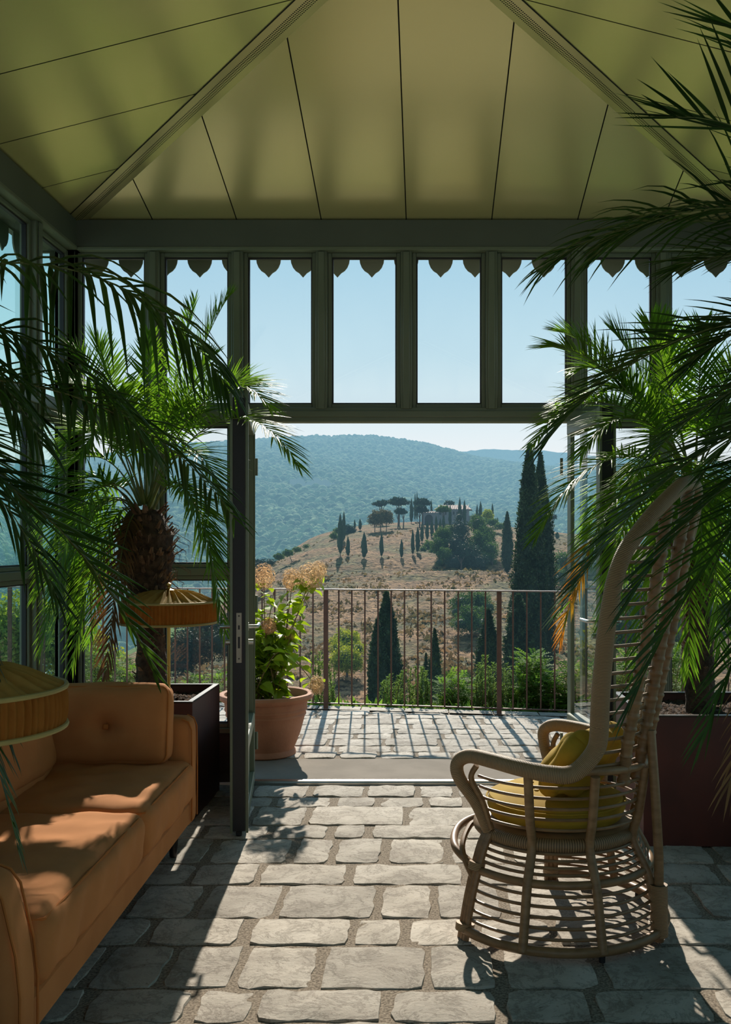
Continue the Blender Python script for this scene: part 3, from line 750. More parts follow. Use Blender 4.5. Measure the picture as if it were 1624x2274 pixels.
# buttoned cushion propped against the far arm
def button_cushion():
    e = empty('scatter_cushion', (-1.385, 4.16, 0.452), R(1.75))
    tag(e, 'square rust cushion with a pressed button propped against the far sofa arm', 'cushion')
    W, H, T = 0.54, 0.335, 0.12
    vs, fs = cushion(W, T, H, r=0.042, bulge=0.012, n=22, seed=12, wr=0.0015)
    out = []
    for p in vs:
        x, y, z = p
        d = math.hypot(x, z + 0.01)
        if y < 0:
            y += 0.06 * math.exp(-(d / 0.045) ** 2) + 0.012 * math.exp(-(abs(z + 0.01) / 0.02) ** 2) * math.exp(-abs(x) / 0.12)
            y -= 0.02 * (1 - (2 * x / W) ** 2) * (1 - (2 * z / H) ** 2)
        out.append((x, y, z))
    T_ = Matrix.Rotation(R(-7), 4, 'X')
    q = MB(); q.add([tuple(T_ @ Vector(p) + Vector((0, 0, H / 2))) for p in out], fs)
    q.build('cushion_cover', M['sofa'], e)
    b = MB(); vs, fs = cushion(0.022, 0.01, 0.022, r=0.0045, bulge=0.001, n=6, wr=0)
    b.add([tuple(T_ @ (Vector(p) + Vector((0, -0.038, -0.01))) + Vector((0, 0, H / 2))) for p in vs], fs); b.build('button', M['sofa_seam'], e)
    s = MB(); a, c, r_ = W / 2 - 0.006, H / 2 - 0.006, 0.035
    pts = []
    for (sx_, sz, a0) in ((1, 1, 0), (-1, 1, 90), (-1, -1, 180), (1, -1, 270)):
        for k in range(5):
            an = R(a0 + 22.5 * k); pts.append((sx_ * (a - r_) + r_ * cos(an), -T / 2 + 0.016, sz * (c - r_) + r_ * sin(an)))
    s.tube([tuple(T_ @ Vector(p) + Vector((0, 0, H / 2))) for p in pts], 0.004, 6, closed=True); s.build('piping', M['sofa_seam'], e)
button_cushion()

# ------------------------------------------------------------------ table-height lamps standing in the planters
def lamp(loc, R_=0.243, zr=1.098, hs=0.108, base=0.56, label=''):
    e = empty('fabric_lamp', (loc[0], loc[1], base)); tag(e, label, 'lamp', group='pleated fabric lamps')
    zr -= base
    p = MB(); p.tube([(0, 0, 0.0), (0, 0, zr + 0.03)], 0.009, 14); p.build('pole', M['brass'], e)
    b = MB(); b.lathe([(0, -0.06), (0.03, -0.06), (0.03, 0.05), (0.024, 0.056), (0.0, 0.056)], 20); b.build('base', M['black_strip'], e)
    n = 560; np_ = 80; rnd = random.Random(3); jit = [rnd.uniform(0.6, 1.25) for _ in range(np_ + 1)]
    def pl(a, z, r):
        k = int(a / (2 * pi) * np_) % np_
        return 1 + 0.021 * sin(a * np_ + 0.5 * sin(z * 60)) * jit[k]
    s = MB(); s.lathe([(R_ - 0.004, zr - hs), (R_ + 0.001, zr - hs * 0.75), (R_ + 0.002, zr - hs * 0.5), (R_ + 0.001, zr - hs * 0.25), (R_ - 0.004, zr)], n, rfun=pl)
    s.build('shade_side', M['rust_shade'], e)
    t = MB(); rad = [0.018, 0.05, 0.09, 0.13, 0.17, 0.21, R_]
    def zf(a, z, r):
        q = r / R_; return (0.005 + 0.013 * sin(pi * min(1, q * 1.05))) * sin(a * 24 + 1.3 * sin(a * 5) + q * 2.5) * (1 - 0.5 * q) - 0.002 * sin(a * 60) * q
    prof = [(r, zr + 0.052 * (1 - (r / R_) ** 1.25) + 0.012 * sin(pi * r / R_)) for r in rad]
    t.lathe(prof, n, zfun=zf); t.build('shade_top', M['gold_shade'], e)
    for zz, nm in ((zr, 'top_trim'), (zr - hs, 'bottom_trim')):
        q = MB(); pts = [((R_ + 0.002) * cos(2 * pi * i / 72), (R_ + 0.002) * sin(2 * pi * i / 72), zz) for i in range(72)]
        q.tube(pts, 0.0062, 8, closed=True); q.build(nm, M['trim_band'], e)
    f = MB(); f.lathe([(0.0, zr + 0.05), (0.026, zr + 0.052), (0.028, zr + 0.062), (0.01, zr + 0.07), (0.008, zr + 0.078), (0.014, zr + 0.086), (0.013, zr + 0.096), (0.0, zr + 0.102)], 20)
    f.build('finial', M['brass'], e)
    return e
lamp((-1.35, 5.0, 0), label='pleated ochre lamp with gathered gold top standing in the planter of the left palm')
lamp((-1.105, 2.24, 0), zr=1.06, hs=0.092, label='nearest pleated ochre lamp, cut by the left edge, in front of the sofa')

# ------------------------------------------------------------------ planters and palms
def planter(x0, x1, y0, y1, h, label, name='square_planter'):
    e = empty(name, ((x0 + x1) / 2, (y0 + y1) / 2, 0)); tag(e, label, 'planter', group='rusted steel planters')
    a = (x1 - x0) / 2; b = (y1 - y0) / 2; t = 0.02
    w = MB()
    w.box(-a, a, -b, -b + t, 0.0, h - 0.002); w.box(-a, a, b - t, b, 0, h - 0.002); w.box(-a, -a + t, -b + t, b - t, 0, h - 0.002); w.box(a - t, a, -b + t, b - t, 0, h - 0.002)
    w.box(-a + t, a - t, -b + t, b - t, 0.02, 0.05)
    w.build('body', M['corten'], e, smooth=False)
    r_ = MB(); k = 0.03
    for (p, q, s, u) in ((-a, a, -b, -b + k), (-a, a, b - k, b), (-a, -a + k, -b + k, b - k), (a - k, a, -b + k, b - k)): r_.box(p, q, s, u, h - 0.002, h + 0.006, 0, 0.002)
    r_.build('rim', M['planter_rim'], e)
    n = 60; X, Y = np.meshgrid(np.linspace(-a + t, a - t, n), np.linspace(-b + t, b - t, n))
    Z = h - 0.055 + RNG.random((n, n)) * 0.022 + 0.008 * np.sin(X * 30) * np.cos(Y * 26)
    V = np.stack([X.ravel(), Y.ravel(), Z.ravel()], 1); I = np.arange(n * n).reshape(n, n)
    Fq = np.stack([I[:-1, :-1].ravel(), I[:-1, 1:].ravel(), I[1:, 1:].ravel(), I[1:, :-1].ravel()], 1)
    tag(np_mesh('soil', V, Fq, M['soil'], e), kind='stuff')
planter(-1.84, -1.185, 4.83, 5.46, 0.60, 'dark rusted steel planter holding the palm beyond the sofa arm')
planter(-1.78, -1.02, 1.58, 2.20, 0.60, 'dark rusted steel planter in front of the sofa outside the left edge')
planter(1.0, 1.74, 4.44, 5.16, 0.60, 'dark red-brown steel planter behind the cane chair')
planter(1.22, 1.84, 2.15, 2.77, 0.60, 'dark steel planter at the right edge nearest the viewpoint')

def frond_mesh(base, tip, arch, nl=46, ll=0.26, lw=0.0085, droop=0.5, seed=0, curl=0.25, twist=0.0, start=0.16, dryfrom=None, rw=0.006, side_arch=0.0, spread=0.0):
    """one pinnate frond: curved rachis with two ranks of folded, drooping leaflets. returns V, F, mat index"""
    lw = lw * 0.62; droop = droop * 0.62; nl = int(nl * 1.12)
    rg = np.random.default_rng(seed); base = np.array(base, float); tip = np.array(tip, float)
    d = tip - base; ln = np.linalg.norm(d); hz = np.array([d[0], d[1], 0.0]); hl = np.linalg.norm(hz) + 1e-6
    sidev = np.array([-d[1], d[0], 0]) / hl if hl > 0.05 else np.array([1.0, 0, 0])
    c1 = base + d * 0.35 + np.array([0, 0, arch * 1.15]) + sidev * side_arch; c2 = base + d * 0.78 + np.array([0, 0, arch * 0.9]) + sidev * side_arch * 0.6
    def P(t): t = np.asarray(t)[..., None]; return (1 - t) ** 3 * base + 3 * (1 - t) ** 2 * t * c1 + 3 * (1 - t) * t ** 2 * c2 + t ** 3 * tip
    def D(t): t = np.asarray(t)[..., None]; return 3 * (1 - t) ** 2 * (c1 - base) + 6 * (1 - t) * t * (c2 - c1) + 3 * t ** 2 * (tip - c2)
    V = []; Fc = []; Mi = []; nv = 0
    # rachis: three-sided taper
    ts = np.linspace(0, 1, 16); pp = P(ts); dd = D(ts); dd /= np.linalg.norm(dd, axis=1)[:, None] + 1e-9
    S = np.cross(dd, np.array([0, 0, 1.0])); S /= np.linalg.norm(S, axis=1)[:, None] + 1e-6
    if hl < 0.05: S[:] = sidev
    U = np.cross(S, dd)
    w = (rw * (1 - 0.82 * ts) * (1 + 1.6 * np.exp(-ts * 14)))[:, None]
    ring = np.stack([pp + S * w, pp + U * w * 0.6, pp - S * w, pp - U * w * 0.8], 1).reshape(-1, 3)
    V.append(ring)
    for i in range(15):
        for j in range(4): Fc.append((i * 4 + j, i * 4 + (j + 1) % 4, (i + 1) * 4 + (j + 1) % 4, (i + 1) * 4 + j)); Mi.append(1)
    nv = len(ring)
    # leaflets
    m = nl * 2
    t0 = np.repeat(np.linspace(start, 0.995, nl), 2) + rg.normal(0, 0.004, m); t0 = np.clip(t0, 0, 1)
    sg = np.tile([1.0, -1.0], nl)
    p0 = P(t0); dr = D(t0); dr /= np.linalg.norm(dr, axis=1)[:, None]
    s = np.cross(dr, np.array([0, 0, 1.0])); sn = np.linalg.norm(s, axis=1)[:, None]; s = np.where(sn > 0.08, s / (sn + 1e-9), sidev)
    u = np.cross(s, dr)
    q = (t0 - start) / (1 - start)
    prof = np.clip(0.55 + 1.1 * q, 0, 1) * (1 - 0.62 * np.clip((q - 0.45) / 0.55, 0, 1) ** 1.5)
    L_ = ll * prof * rg.uniform(0.85, 1.12, m)
    ang = (R(68 + spread) - R(42 - spread * 0.5) * q + rg.normal(0, R(5), m))[:, None]         # angle off the rachis
    el = (R(24) + rg.normal(0, R(9), m))[:, None]                       # lifted into a V
    tw = twist
    sdir = s * sg[:, None]
    outd = sdir * np.cos(el) + u * np.sin(el)
    dirn = dr * np.cos(ang) + outd * np.sin(ang)
    nseg = 5; k = np.linspace(0, 1, nseg + 1)
    gr = np.array([0, 0, -1.0]); dro = (droop * rg.uniform(0.6, 1.35, m))[:, None]
    pts = []; cur = p0; dv = dirn.copy()
    for i in range(nseg + 1):
        pts.append(cur.copy())
        dv = dv + gr * dro * 0.34 * (1 - 0.55 * np.abs(dv[:, 2:3])) + dr * curl * 0.06
        dv /= np.linalg.norm(dv, axis=1)[:, None]
        cur = cur + dv * (L_ / nseg)[:, None]
    wd = np.array([0.55, 1.0, 0.95, 0.75, 0.42, 0.0]) * lw
    lat0 = np.cross(dirn, u); lat0 /= np.linalg.norm(lat0, axis=1)[:, None] + 1e-9
    for i in range(nseg + 1):
        a = pts[max(i - 1, 0)]; b = pts[min(i + 1, nseg)]; tt = b - a; tt /= np.linalg.norm(tt, axis=1)[:, None] + 1e-9
        lat = lat0 - tt * np.sum(lat0 * tt, 1)[:, None]; lat /= np.linalg.norm(lat, axis=1)[:, None] + 1e-9
        nn = np.cross(tt, lat)
        V.append(np.concatenate([pts[i] + lat * wd[i] + nn * wd[i] * 0.45, pts[i] - nn * wd[i] * 0.15, pts[i] - lat * wd[i] + nn * wd[i] * 0.45], 0))
    base_i = nv
    idx = np.arange(m)
    F_ = []
    for i in range(nseg):
        A = base_i + i * 3 * m + idx; B = A + m; C = B + m; A2 = A + 3 * m; B2 = B + 3 * m; C2 = C + 3 * m
        F_.append(np.stack([A, B, B2, A2], 1)); F_.append(np.stack([B, C, C2, B2], 1))
    F_ = np.concatenate(F_, 0)
    mi = np.zeros(len(F_), int)
    if dryfrom is not None:
        dry = (t0 > dryfrom) & (rg.random(m) < 0.92)
        mi = np.tile(np.where(dry, 2, 0), nseg * 2)
    return np.concatenate(V, 0), np.concatenate([np.array(Fc), F_], 0), np.concatenate([np.array(Mi), mi])

def palm(name, base, trunk_r, crown, label, fr, leafmat, ll=0.26, nl=46, seed=0, lw=0.0085, droop=0.5, boots=True, group=None, start=0.16):
    """fr: list of (tip, arch, options)"""
    e = empty(name, base); tag(e, label, 'palm', group=group)
    bx, by, bz = base; H = crown[2] - bz; rnd = random.Random(seed)
    off = Vector((crown[0] - bx, crown[1] - by, 0))
    def rad(t): return trunk_r * (0.72 + 0.1 * sin(t * 9)) if t < 0.52 else trunk_r * (0.72 + 0.75 * min(1, (t - 0.52) / 0.2)) if t < 0.88 else trunk_r * (1.47 - 5.5 * (t - 0.88))
    T = MB(); pts = []; rs = []
    for i in range(31):
        t = i / 30; p = off * t + Vector((0.008 * sin(t * 5), 0, 0)); pts.append((p.x, p.y, H * t)); rs.append(max(0.02, rad(t) * (1 + 0.05 * sin(t * 60))))
    T.tube(pts, rs, 18)
    T.build('trunk', M['trunk'], e)
    if boots:
        B = MB()
        for i in range(230):
            t = rnd.uniform(0.05, 1.0) ** 0.75; a = i * 2.39996 + rnd.uniform(-0.2, 0.2); big = t > 0.5
            r_ = rad(t) * 0.9; c = off * t + Vector((r_ * cos(a), r_ * sin(a), H * t))
            L_ = rnd.uniform(0.03, 0.075) if big else rnd.uniform(0.012, 0.03); w = rnd.uniform(0.010, 0.019)
            od = Vector((cos(a), sin(a), 0)); up = Vector((0, 0, 1)); d = (od * rnd.uniform(0.5, 0.9) + up * rnd.uniform(0.5, 0.95)).normalized(); sd = Vector((-sin(a), cos(a), 0))
            c2 = c + d * L_; n_ = d.cross(sd)
            B.add([c - sd * w, c + sd * w, c + od * 0.008, c2 - sd * w * 0.45, c2 + sd * w * 0.45, c2 + n_ * -0.006], [(0, 1, 4, 3), (1, 2, 5, 4), (2, 0, 3, 5), (3, 4, 5)])
        if True:   # loose fibres
            for i in range(160):
                t = rnd.uniform(0.55, 0.95); a = rnd.uniform(0, 6.28); r_ = rad(t); c = off * t + Vector((r_ * cos(a), r_ * sin(a), H * t)); od = Vector((cos(a), sin(a), rnd.uniform(-0.9, 0.6)))
                c2 = c + od * rnd.uniform(0.03, 0.09); sd = Vector((0.0012, 0.0012, 0.0008))
                c3 = c2 + Vector((0, 0, -rnd.uniform(0.01, 0.06)))
                B.add([c - sd, c + sd, c2 + sd, c2 - sd, c3], [(0, 1, 2, 3), (3, 2, 4)])
        tag(B.build('leaf_bases', M['boot'], e, smooth=False), kind='stuff')
    c0 = np.array([crown[0] - bx, crown[1] - by, H])
    for i, (tip, arch, o) in enumerate(fr):
        o = dict(o); mt = o.pop('mat', leafmat); tp = np.array(tip) - np.array(base)
        d = tp - c0; a = atan2(d[1], d[0]); zo = 0.03 if tip[2] > crown[2] - 0.1 else -0.05
        b0 = c0 + np.array([cos(a) * 0.028, sin(a) * 0.028, zo + rnd.uniform(-0.02, 0.02)])
        kw = dict(start=start, nl=nl, ll=ll, lw=lw, droop=droop, seed=seed * 100 + i); kw.update(o)
        tp[0] = min(max(tp[0], LX + 0.2 - bx), RX - 0.2 - bx)
        V, Fq, mi = frond_mesh(b0, tp, arch, **kw)
        # leaflets that reach the glass bend flat against it
        for ax, lo, hi, o_ in ((0, LX + 0.10, RX - 0.10, bx), (1, -9, 5.54, by)):
            w_ = V[:, ax] + o_; w_ = np.where(w_ < lo, lo + (w_ - lo) * 0.04, w_); w_ = np.where(w_ > hi, hi + (w_ - hi) * 0.04, w_); V[:, ax] = w_ - o_
        np_mesh('frond', V, Fq, [mt, M['rachis'], M['frond_dry']], e, smooth=False, mi=mi)
    return e

def ring_fronds(crown, n, seed, el=(-35, 75), ln=(0.75, 1.0), az0=0.0, keep=None, lim=None):
    """filler fronds all round the crown; lim keeps tips inside the room"""
    rnd = random.Random(seed); out = []
    for i in range(n):
        a = az0 + i * 2.39996 + rnd.uniform(-0.15, 0.15); t = (i + 0.5) / n; e_ = R(el[1] + (el[0] - el[1]) * t + rnd.uniform(-6, 6)); l = rnd.uniform(*ln)
        tip = [crown[0] + l * cos(e_) * cos(a), crown[1] + l * cos(e_) * sin(a), crown[2] + l * sin(e_)]
        if keep and not keep(a % (2 * pi), e_): continue
        if lim:
            x0, x1, y0, y1 = lim
            tip[0] = min(max(tip[0], x0), x1); tip[1] = min(max(tip[1], y0), y1)
        out.append((tuple(tip), 0.30 * cos(e_) + (0.12 if e_ < 0 else 0.0), {}))
    return out

# left palm beyond the sofa
CL = (-1.50, 5.10, 1.58)
def T(px, py, y): return tuple(at(px, py, y))
LF = [
    (T(512, 655, 5.2), 0.16, dict(ll=0.2, droop=0.25)), (T(432, 668, 5.3), 0.08, dict(ll=0.2, droop=0.25)), (T(470, 790, 5.0), 0.12, dict(ll=0.22)),
    (T(215, 760, 5.2), 0.10, dict(droop=0.25)), (T(330, 740, 5.3), 0.0, dict(ll=0.18, droop=0.2)), (T(110, 850, 5.1), 0.14, {}),
    (T(664, 1035, 4.25), 0.42, dict(ll=0.24, droop=0.45)), (T(600, 905, 4.3), 0.36, dict(ll=0.26, droop=0.35)), (T(505, 1130, 4.75), 0.36, {}),
    (T(500, 1410, 4.72), 0.58, dict(ll=0.24, droop=0.8, start=0.3)), (T(480, 1250, 4.85), 0.36, dict(droop=0.7)), (T(20, 1010, 5.0), 0.30, {}), (T(55, 1130, 4.8), 0.34, {}),
    (T(10, 1320, 4.7), 0.42, {}), (T(90, 1440, 4.7), 0.46, dict(droop=0.7)), (T(160, 1480, 4.75), 0.40, dict(droop=0.8)), (T(235, 1500, 4.8), 0.36, dict(droop=0.9, mat=M['frond_brown'])),
    (T(60, 1240, 5.3), 0.36, {}), (T(130, 1380, 5.2), 0.42, {}), (T(-60, 1200, 4.7), 0.36, {}), (T(420, 930, 4.9), 0.30, {}),
    (T(560, 850, 4.9), 0.22, dict(droop=0.3)), (T(250, 880, 4.6), 0.2, {}), (T(180, 1010, 4.5), 0.28, {}), (T(40, 780, 5.2), 0.14, {}),
    (T(120, 1300, 4.5), 0.4, {}), (T(30, 1420, 4.9), 0.46, {}), (T(200, 1420, 5.3), 0.4, {}),
]
palm('date_palm', (-1.47, 5.10, 0.54), 0.098, CL, 'feathery palm with a shaggy brown trunk growing behind the sofa arm', LF, M['frond'], seed=1, nl=44, start=0.26, group='potted palms')

# palm nearest on the left: only its fronds reach into view
CN = (-1.50, 1.92, 1.62)
NF = [
    (T(505, 860, 2.85), 0.46, dict(ll=0.36, nl=36, lw=0.013, droop=2.0, start=0.2, spread=14)),
    (T(520, 1150, 3.1), 0.38, dict(ll=0.28, nl=42, lw=0.010, droop=1.5, spread=12)), (T(330, 1000, 2.75), 0.38, dict(ll=0.33, nl=34, lw=0.012, droop=2.0, spread=14)),
    (T(345, 1490, 2.75), 0.40, dict(ll=0.22, lw=0.016, nl=34, droop=0.35)),
    (T(130, 1330, 2.5), 0.36, dict(ll=0.28, nl=34, lw=0.012, droop=1.8, spread=14)), (T(40, 1880, 2.22), 0.52, dict(ll=0.22, lw=0.009, droop=0.9)), (T(20, 1650, 2.2), 0.5, dict(ll=0.24, lw=0.009, droop=0.9)),
    (T(90, 980, 2.6), 0.34, dict(ll=0.32, nl=34, droop=1.9, lw=0.012, spread=14)), 
    (T(60, 1130, 2.9), 0.3, dict(ll=0.28)), (T(-150, 500, 2.5), 0.2, {}), (T(-300, 900, 3.0), 0.3, {}), 
    ((-1.2, 1.0, 1.7), 0.3, {}), ((-1.9, 1.1, 1.6), 0.3, {}), ((-1.95, 2.9, 1.9), 0.3, {}), ((-0.75, 1.5, 1.5), 0.3, {}),
]
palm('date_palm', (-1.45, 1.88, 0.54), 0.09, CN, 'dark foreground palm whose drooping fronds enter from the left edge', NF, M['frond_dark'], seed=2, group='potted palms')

# right palm behind the chair
CR = (1.33, 4.80, 1.70)
RF = [
    (T(1212, 770, 4.4), 0.20, dict(ll=0.24, droop=0.3)), (T(1240, 735, 4.9), 0.16, dict(ll=0.24, droop=0.3)), (T(1185, 985, 4.25), 0.34, dict(ll=0.24, droop=0.4)), (T(1190, 1190, 4.35), 0.34, dict(ll=0.26)),
    (T(1244, 1420, 4.25), 0.50, dict(ll=0.22, dryfrom=0.72, droop=0.75)), (T(1275, 1330, 4.5), 0.42, dict(ll=0.22, droop=0.6, dryfrom=0.88)), (T(1360, 735, 4.9), 0.10, dict(droop=0.25)),
    (T(1470, 700, 5.0), 0.04, dict(droop=0.2, ll=0.2)), (T(1445, 720, 4.6), 0.06, dict(droop=0.25)), (T(1560, 730, 4.9), 0.06, dict(droop=0.3)), (T(1640, 800, 4.9), 0.14, {}),
    (T(1330, 880, 4.6), 0.22, {}), (T(1290, 1010, 4.3), 0.28, {}), (T(1350, 1290, 4.2), 0.36, dict(droop=0.7)), (T(1410, 1500, 4.4), 0.48, dict(droop=0.8)), (T(1600, 1450, 4.3), 0.44, dict(droop=0.7)),
    (T(1530, 1500, 4.25), 0.46, dict(droop=0.8)), (T(1650, 1300, 4.4), 0.36, {}), (T(1680, 1100, 4.6), 0.30, {}), (T(1700, 1450, 4.7), 0.42, {}), (T(1660, 950, 4.5), 0.22, {}),
    (T(1300, 1180, 5.2), 0.32, {}), (T(1350, 1450, 5.15), 0.48, {}), (T(1250, 900, 5.2), 0.22, {}), (T(1480, 1400, 5.3), 0.4, {}), (T(1600, 1380, 5.3), 0.4, {}), (T(1450, 1300, 4.1), 0.4, {}),
    (T(1560, 1250, 4.1), 0.36, {}), (T(1400, 1100, 4.1), 0.30, {}), (T(1330, 1390, 4.7), 0.46, {}), (T(1290, 640+180, 4.8), 0.2, {}),
]
palm('date_palm', (1.36, 4.80, 0.54), 0.09, CR, 'sunlit feathery palm standing in the planter behind the cane chair', RF, M['frond'], seed=3, nl=46, start=0.22, group='potted palms')

# palm nearest on the right
CF = (1.62, 2.45, 1.72)
FF = [
    (T(1215, 590, 2.75), 0.34, dict(ll=0.36, nl=36, lw=0.010, droop=0.9, spread=6)), (T(1330, 560, 2.4), 0.34, dict(ll=0.3, nl=40, lw=0.010, droop=0.7)),
    (T(1210, 985, 2.75), 0.40, dict(ll=0.3, nl=46, lw=0.011, droop=0.3)), 
    (T(1255, 1340, 2.75), 0.42, dict(ll=0.34, nl=40, lw=0.012, droop=0.35)), (T(1400, 1330, 2.6), 0.34, dict(ll=0.32, nl=40, lw=0.012, droop=0.4)),
    (T(1400, 1560, 2.4), 0.46, dict(ll=0.3, nl=38, lw=0.010, droop=0.4)), (T(1560, 1640, 2.3), 0.46, dict(ll=0.28, lw=0.009, droop=0.6)), (T(1620, 1740, 2.35), 0.5, dict(ll=0.3, lw=0.009, droop=0.9, mat=M['frond_brown'])),
    (T(1500, 260, 2.2), 0.20, dict(ll=0.40, nl=24, lw=0.009, droop=0.08)), (T(1640, 60, 2.1), 0.16, dict(ll=0.42, nl=22, lw=0.009, droop=0.05)),
    (T(1520, 820, 2.8), 0.26, dict(ll=0.3, lw=0.010)), (T(1450, 1010, 2.9), 0.28, {}), (T(1560, 1050, 3.1), 0.28, {}), (T(1620, 1350, 3.0), 0.36, {}),
    (T(1500, 600, 2.9), 0.22, dict(ll=0.3)), (T(1700, 700, 3.1), 0.2, {}), (T(1600, 900, 3.3), 0.3, {}), ((1.3, 1.5, 1.7), 0.3, {}), ((1.8, 1.5, 1.6), 0.3, {}), ((0.95, 1.9, 1.9), 0.3, {}),
]
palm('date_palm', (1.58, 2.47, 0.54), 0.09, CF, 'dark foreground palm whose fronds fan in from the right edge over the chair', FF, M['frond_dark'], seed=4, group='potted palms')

# ------------------------------------------------------------------ cane chair
def build_chair():
    C = Vector((0.48, 3.60, 0)); phi = R(147)
    e = empty('cane_armchair', C, phi)        # local +x is the way the chair faces
    tag(e, 'high-backed cane armchair with a flared round base facing the open door', 'armchair')
    def pol(th, r, z): return Vector((r * cos(R(th)), r * sin(R(th)), z))
    def rz(z):
        return float(np.interp(z, [0.03, 0.24, 0.35, 0.45, 0.62], [0.40, 0.345, 0.292, 0.315, 0.34]))
    W = M['rattan_wrap']; C_ = M['rattan']
    # seat
    s = MB(); s.lathe([(0.0, 0.335), (0.25, 0.33), (0.283, 0.34), (0.292, 0.36), (0.283, 0.378), (0.25, 0.382), (0.0, 0.38)], 48)
    s.build('seat', M['rattan_weave'], e)
    q = MB(); q.tube([pol(a, 0.285, 0.356) for a in range(0, 360, 8)], 0.024, 12, closed=True); q.build('seat_ring', M['rattan_weave'], e)
    q = MB(); q.tube([pol(a, 0.402, 0.035) for a in range(58, 303, 5)], 0.017, 12); q.build('base_ring', C_, e)
    pts = [pol(a, 0.347, 0.24) for a in range(62, 299, 6)]
    fr = [pol(-62, 0.36, 0.25), pol(-45, 0.385, 0.285), pol(-20, 0.38, 0.30), pol(0, 0.38, 0.305), pol(20, 0.38, 0.30), pol(45, 0.385, 0.285), pol(62, 0.36, 0.25)]
    q = MB(); q.tube(catmull(pts[::2] + fr[1:-1], 6, closed=True), 0.0145, 10); q.build('middle_ring', C_, e)
    # uprights run from the floor ring past the seat to the arm rail
    for th in (100, 138, 180, 222, 260):
        top = 0.615 if th in (100, 260) else 0.608
        prof = [0.03, 0.12, 0.24, 0.35, 0.45, top]
        m = MB(); m.tube(catmull([pol(th, rz(z) + 0.012, z) for z in prof], 4), 0.0165, 10); m.build('leg', C_, e)
    for sg in (1, -1):
        th = 62 * sg
        l = None
        for off in (0.0, -0.017, 0.017):   # three canes bound together
            pp = [pol(th, 0.405, 0.0), pol(th, 0.375, 0.15), pol(th, 0.33, 0.3), pol(th, 0.30, 0.36)]
            t = Vector((-sin(R(th)), cos(R(th)), 0)) * off
            m = MB(); m.tube([p + t for p in catmull(pp, 4)], 0.0125, 8)
            q_ = m.build('front_leg' if l is None else 'outer_cane', C_, e if l is None else l); l = l or q_
        for (ra, za, rb, zb, w_) in ((0.399, 0.03, 0.395, 0.055, 0.034), (0.352, 0.235, 0.345, 0.262, 0.03)):
            m = MB(); m.tube([pol(th, ra, za), pol(th, rb, zb)], w_, 12); m.build('binding', W, l)
        # curved brace from the front leg to the ring
        m = MB(); m.tube(catmull([pol(th, 0.36, 0.2), pol(th - sg * 12, 0.37, 0.29), pol(th - sg * 35, 0.32, 0.335), pol(th - sg * 50, 0.28, 0.34)], 6), 0.011, 8); m.build('front_brace', C_, e)
    for th in (128, 232):    # small black feet
        m = MB(); m.tube([pol(th + 10, 0.402, 0.0), pol(th + 10, 0.402, 0.02)], 0.011, 10); m.build('foot', M['black_strip'], e)
    def lattice(name, zs, a0, a1, r_=0.0058):
        for z in zs:
            m = MB(); m.tube([pol(a, rz(z), z) for a in np.linspace(a0, a1, 40)], r_, 6); m.build(name, C_, e)
    lattice('base_hoop', [0.072, 0.105, 0.138, 0.171, 0.204], 62, 298)
    lattice('base_hoop', [0.268, 0.289, 0.310, 0.331], 62, 298)
    lattice('side_hoop', [0.415, 0.453, 0.491, 0.529, 0.567], 60, 300)
    # back surface
    zz = [0.60, 0.75, 0.90, 1.10, 1.25, 1.38, 1.49, 1.575, 1.62]; ww = [0.225, 0.24, 0.272, 0.318, 0.33, 0.298, 0.225, 0.12, 0.0]
    def wid(z): return float(np.interp(z, zz, ww))
    def bp(w, z):
        q_ = w / max(0.2, wid(min(z, 1.3))); d = 0.325 + 0.185 * (z - 0.6) - 0.085 * min(1, q_ * q_)
        return Vector((-d, w, z))
    for sg in (1, -1):     # arm rail sweeping up into the side of the back
        m = MB()
        a = [pol(62 * sg, 0.30, 0.37), pol(61 * sg, 0.345, 0.47), pol(58 * sg, 0.405, 0.565), pol(58 * sg, 0.41, 0.62), pol(64 * sg, 0.385, 0.648),
             pol(78 * sg, 0.362, 0.645), pol(95 * sg, 0.352, 0.632), pol(112 * sg, 0.345, 0.618), pol(126 * sg, 0.342, 0.622), bp(0.232 * sg, 0.70), bp(0.243 * sg, 0.79)]
        c = catmull(a, 7); n = len(c)
        m.tube(c, [0.021 + 0.012 * (i / n) for i in range(n)], 14)
        m.build('arm', W, e)
        m = MB(); m.tube(catmull([pol(66 * sg, 0.30, 0.38), pol(65 * sg, 0.335, 0.48), pol(63 * sg, 0.375, 0.565), pol(66 * sg, 0.365, 0.615)], 6), 0.011, 8); m.build('arm_post', C_, e)
    side = [bp(0.243, 0.79)] + [bp(wid(z), z) for z in (0.9, 1.0, 1.1, 1.2, 1.29, 1.38, 1.45, 1.51, 1.56)] + [bp(0.07, 1.60), bp(0, 1.612)]
    loop = catmull(side, 5); mir = [Vector((p.x, -p.y, p.z)) for p in loop][::-1]
    al = loop + mir[1:]; n = len(al)
    m = MB(); m.tube(al, [0.033 - 0.007 * sin(pi * i / (n - 1)) for i in range(n)], 14); m.build('back_frame', W, e)
    for w0, w1 in ((0.105, 0.14), (0.0, 0.0), (-0.105, -0.14)):
        zt = 1.60 if w0 == 0 else 1.53
        pts = [bp(w0 * 0.85, 0.56)] + [bp(w0 + (w1 - w0) * (z - 0.6), z) for z in np.linspace(0.7, zt, 7)]
        c = catmull(pts, 26); m = MB(); m.tube(c, [0.0245 if ((p.z - 0.66) % 0.047) < 0.011 else 0.0208 for p in c], 12); m.build('back_rod', C_, e)
    for z in np.arange(0.635, 1.56, 0.047):
        m = MB(); w = wid(z) - 0.01; m.tube([bp(q_, z) + Vector((0.012, 0, 0)) for q_ in np.linspace(-w, w, 16)], 0.0062, 6)
        m.build('back_hoop', C_, e)
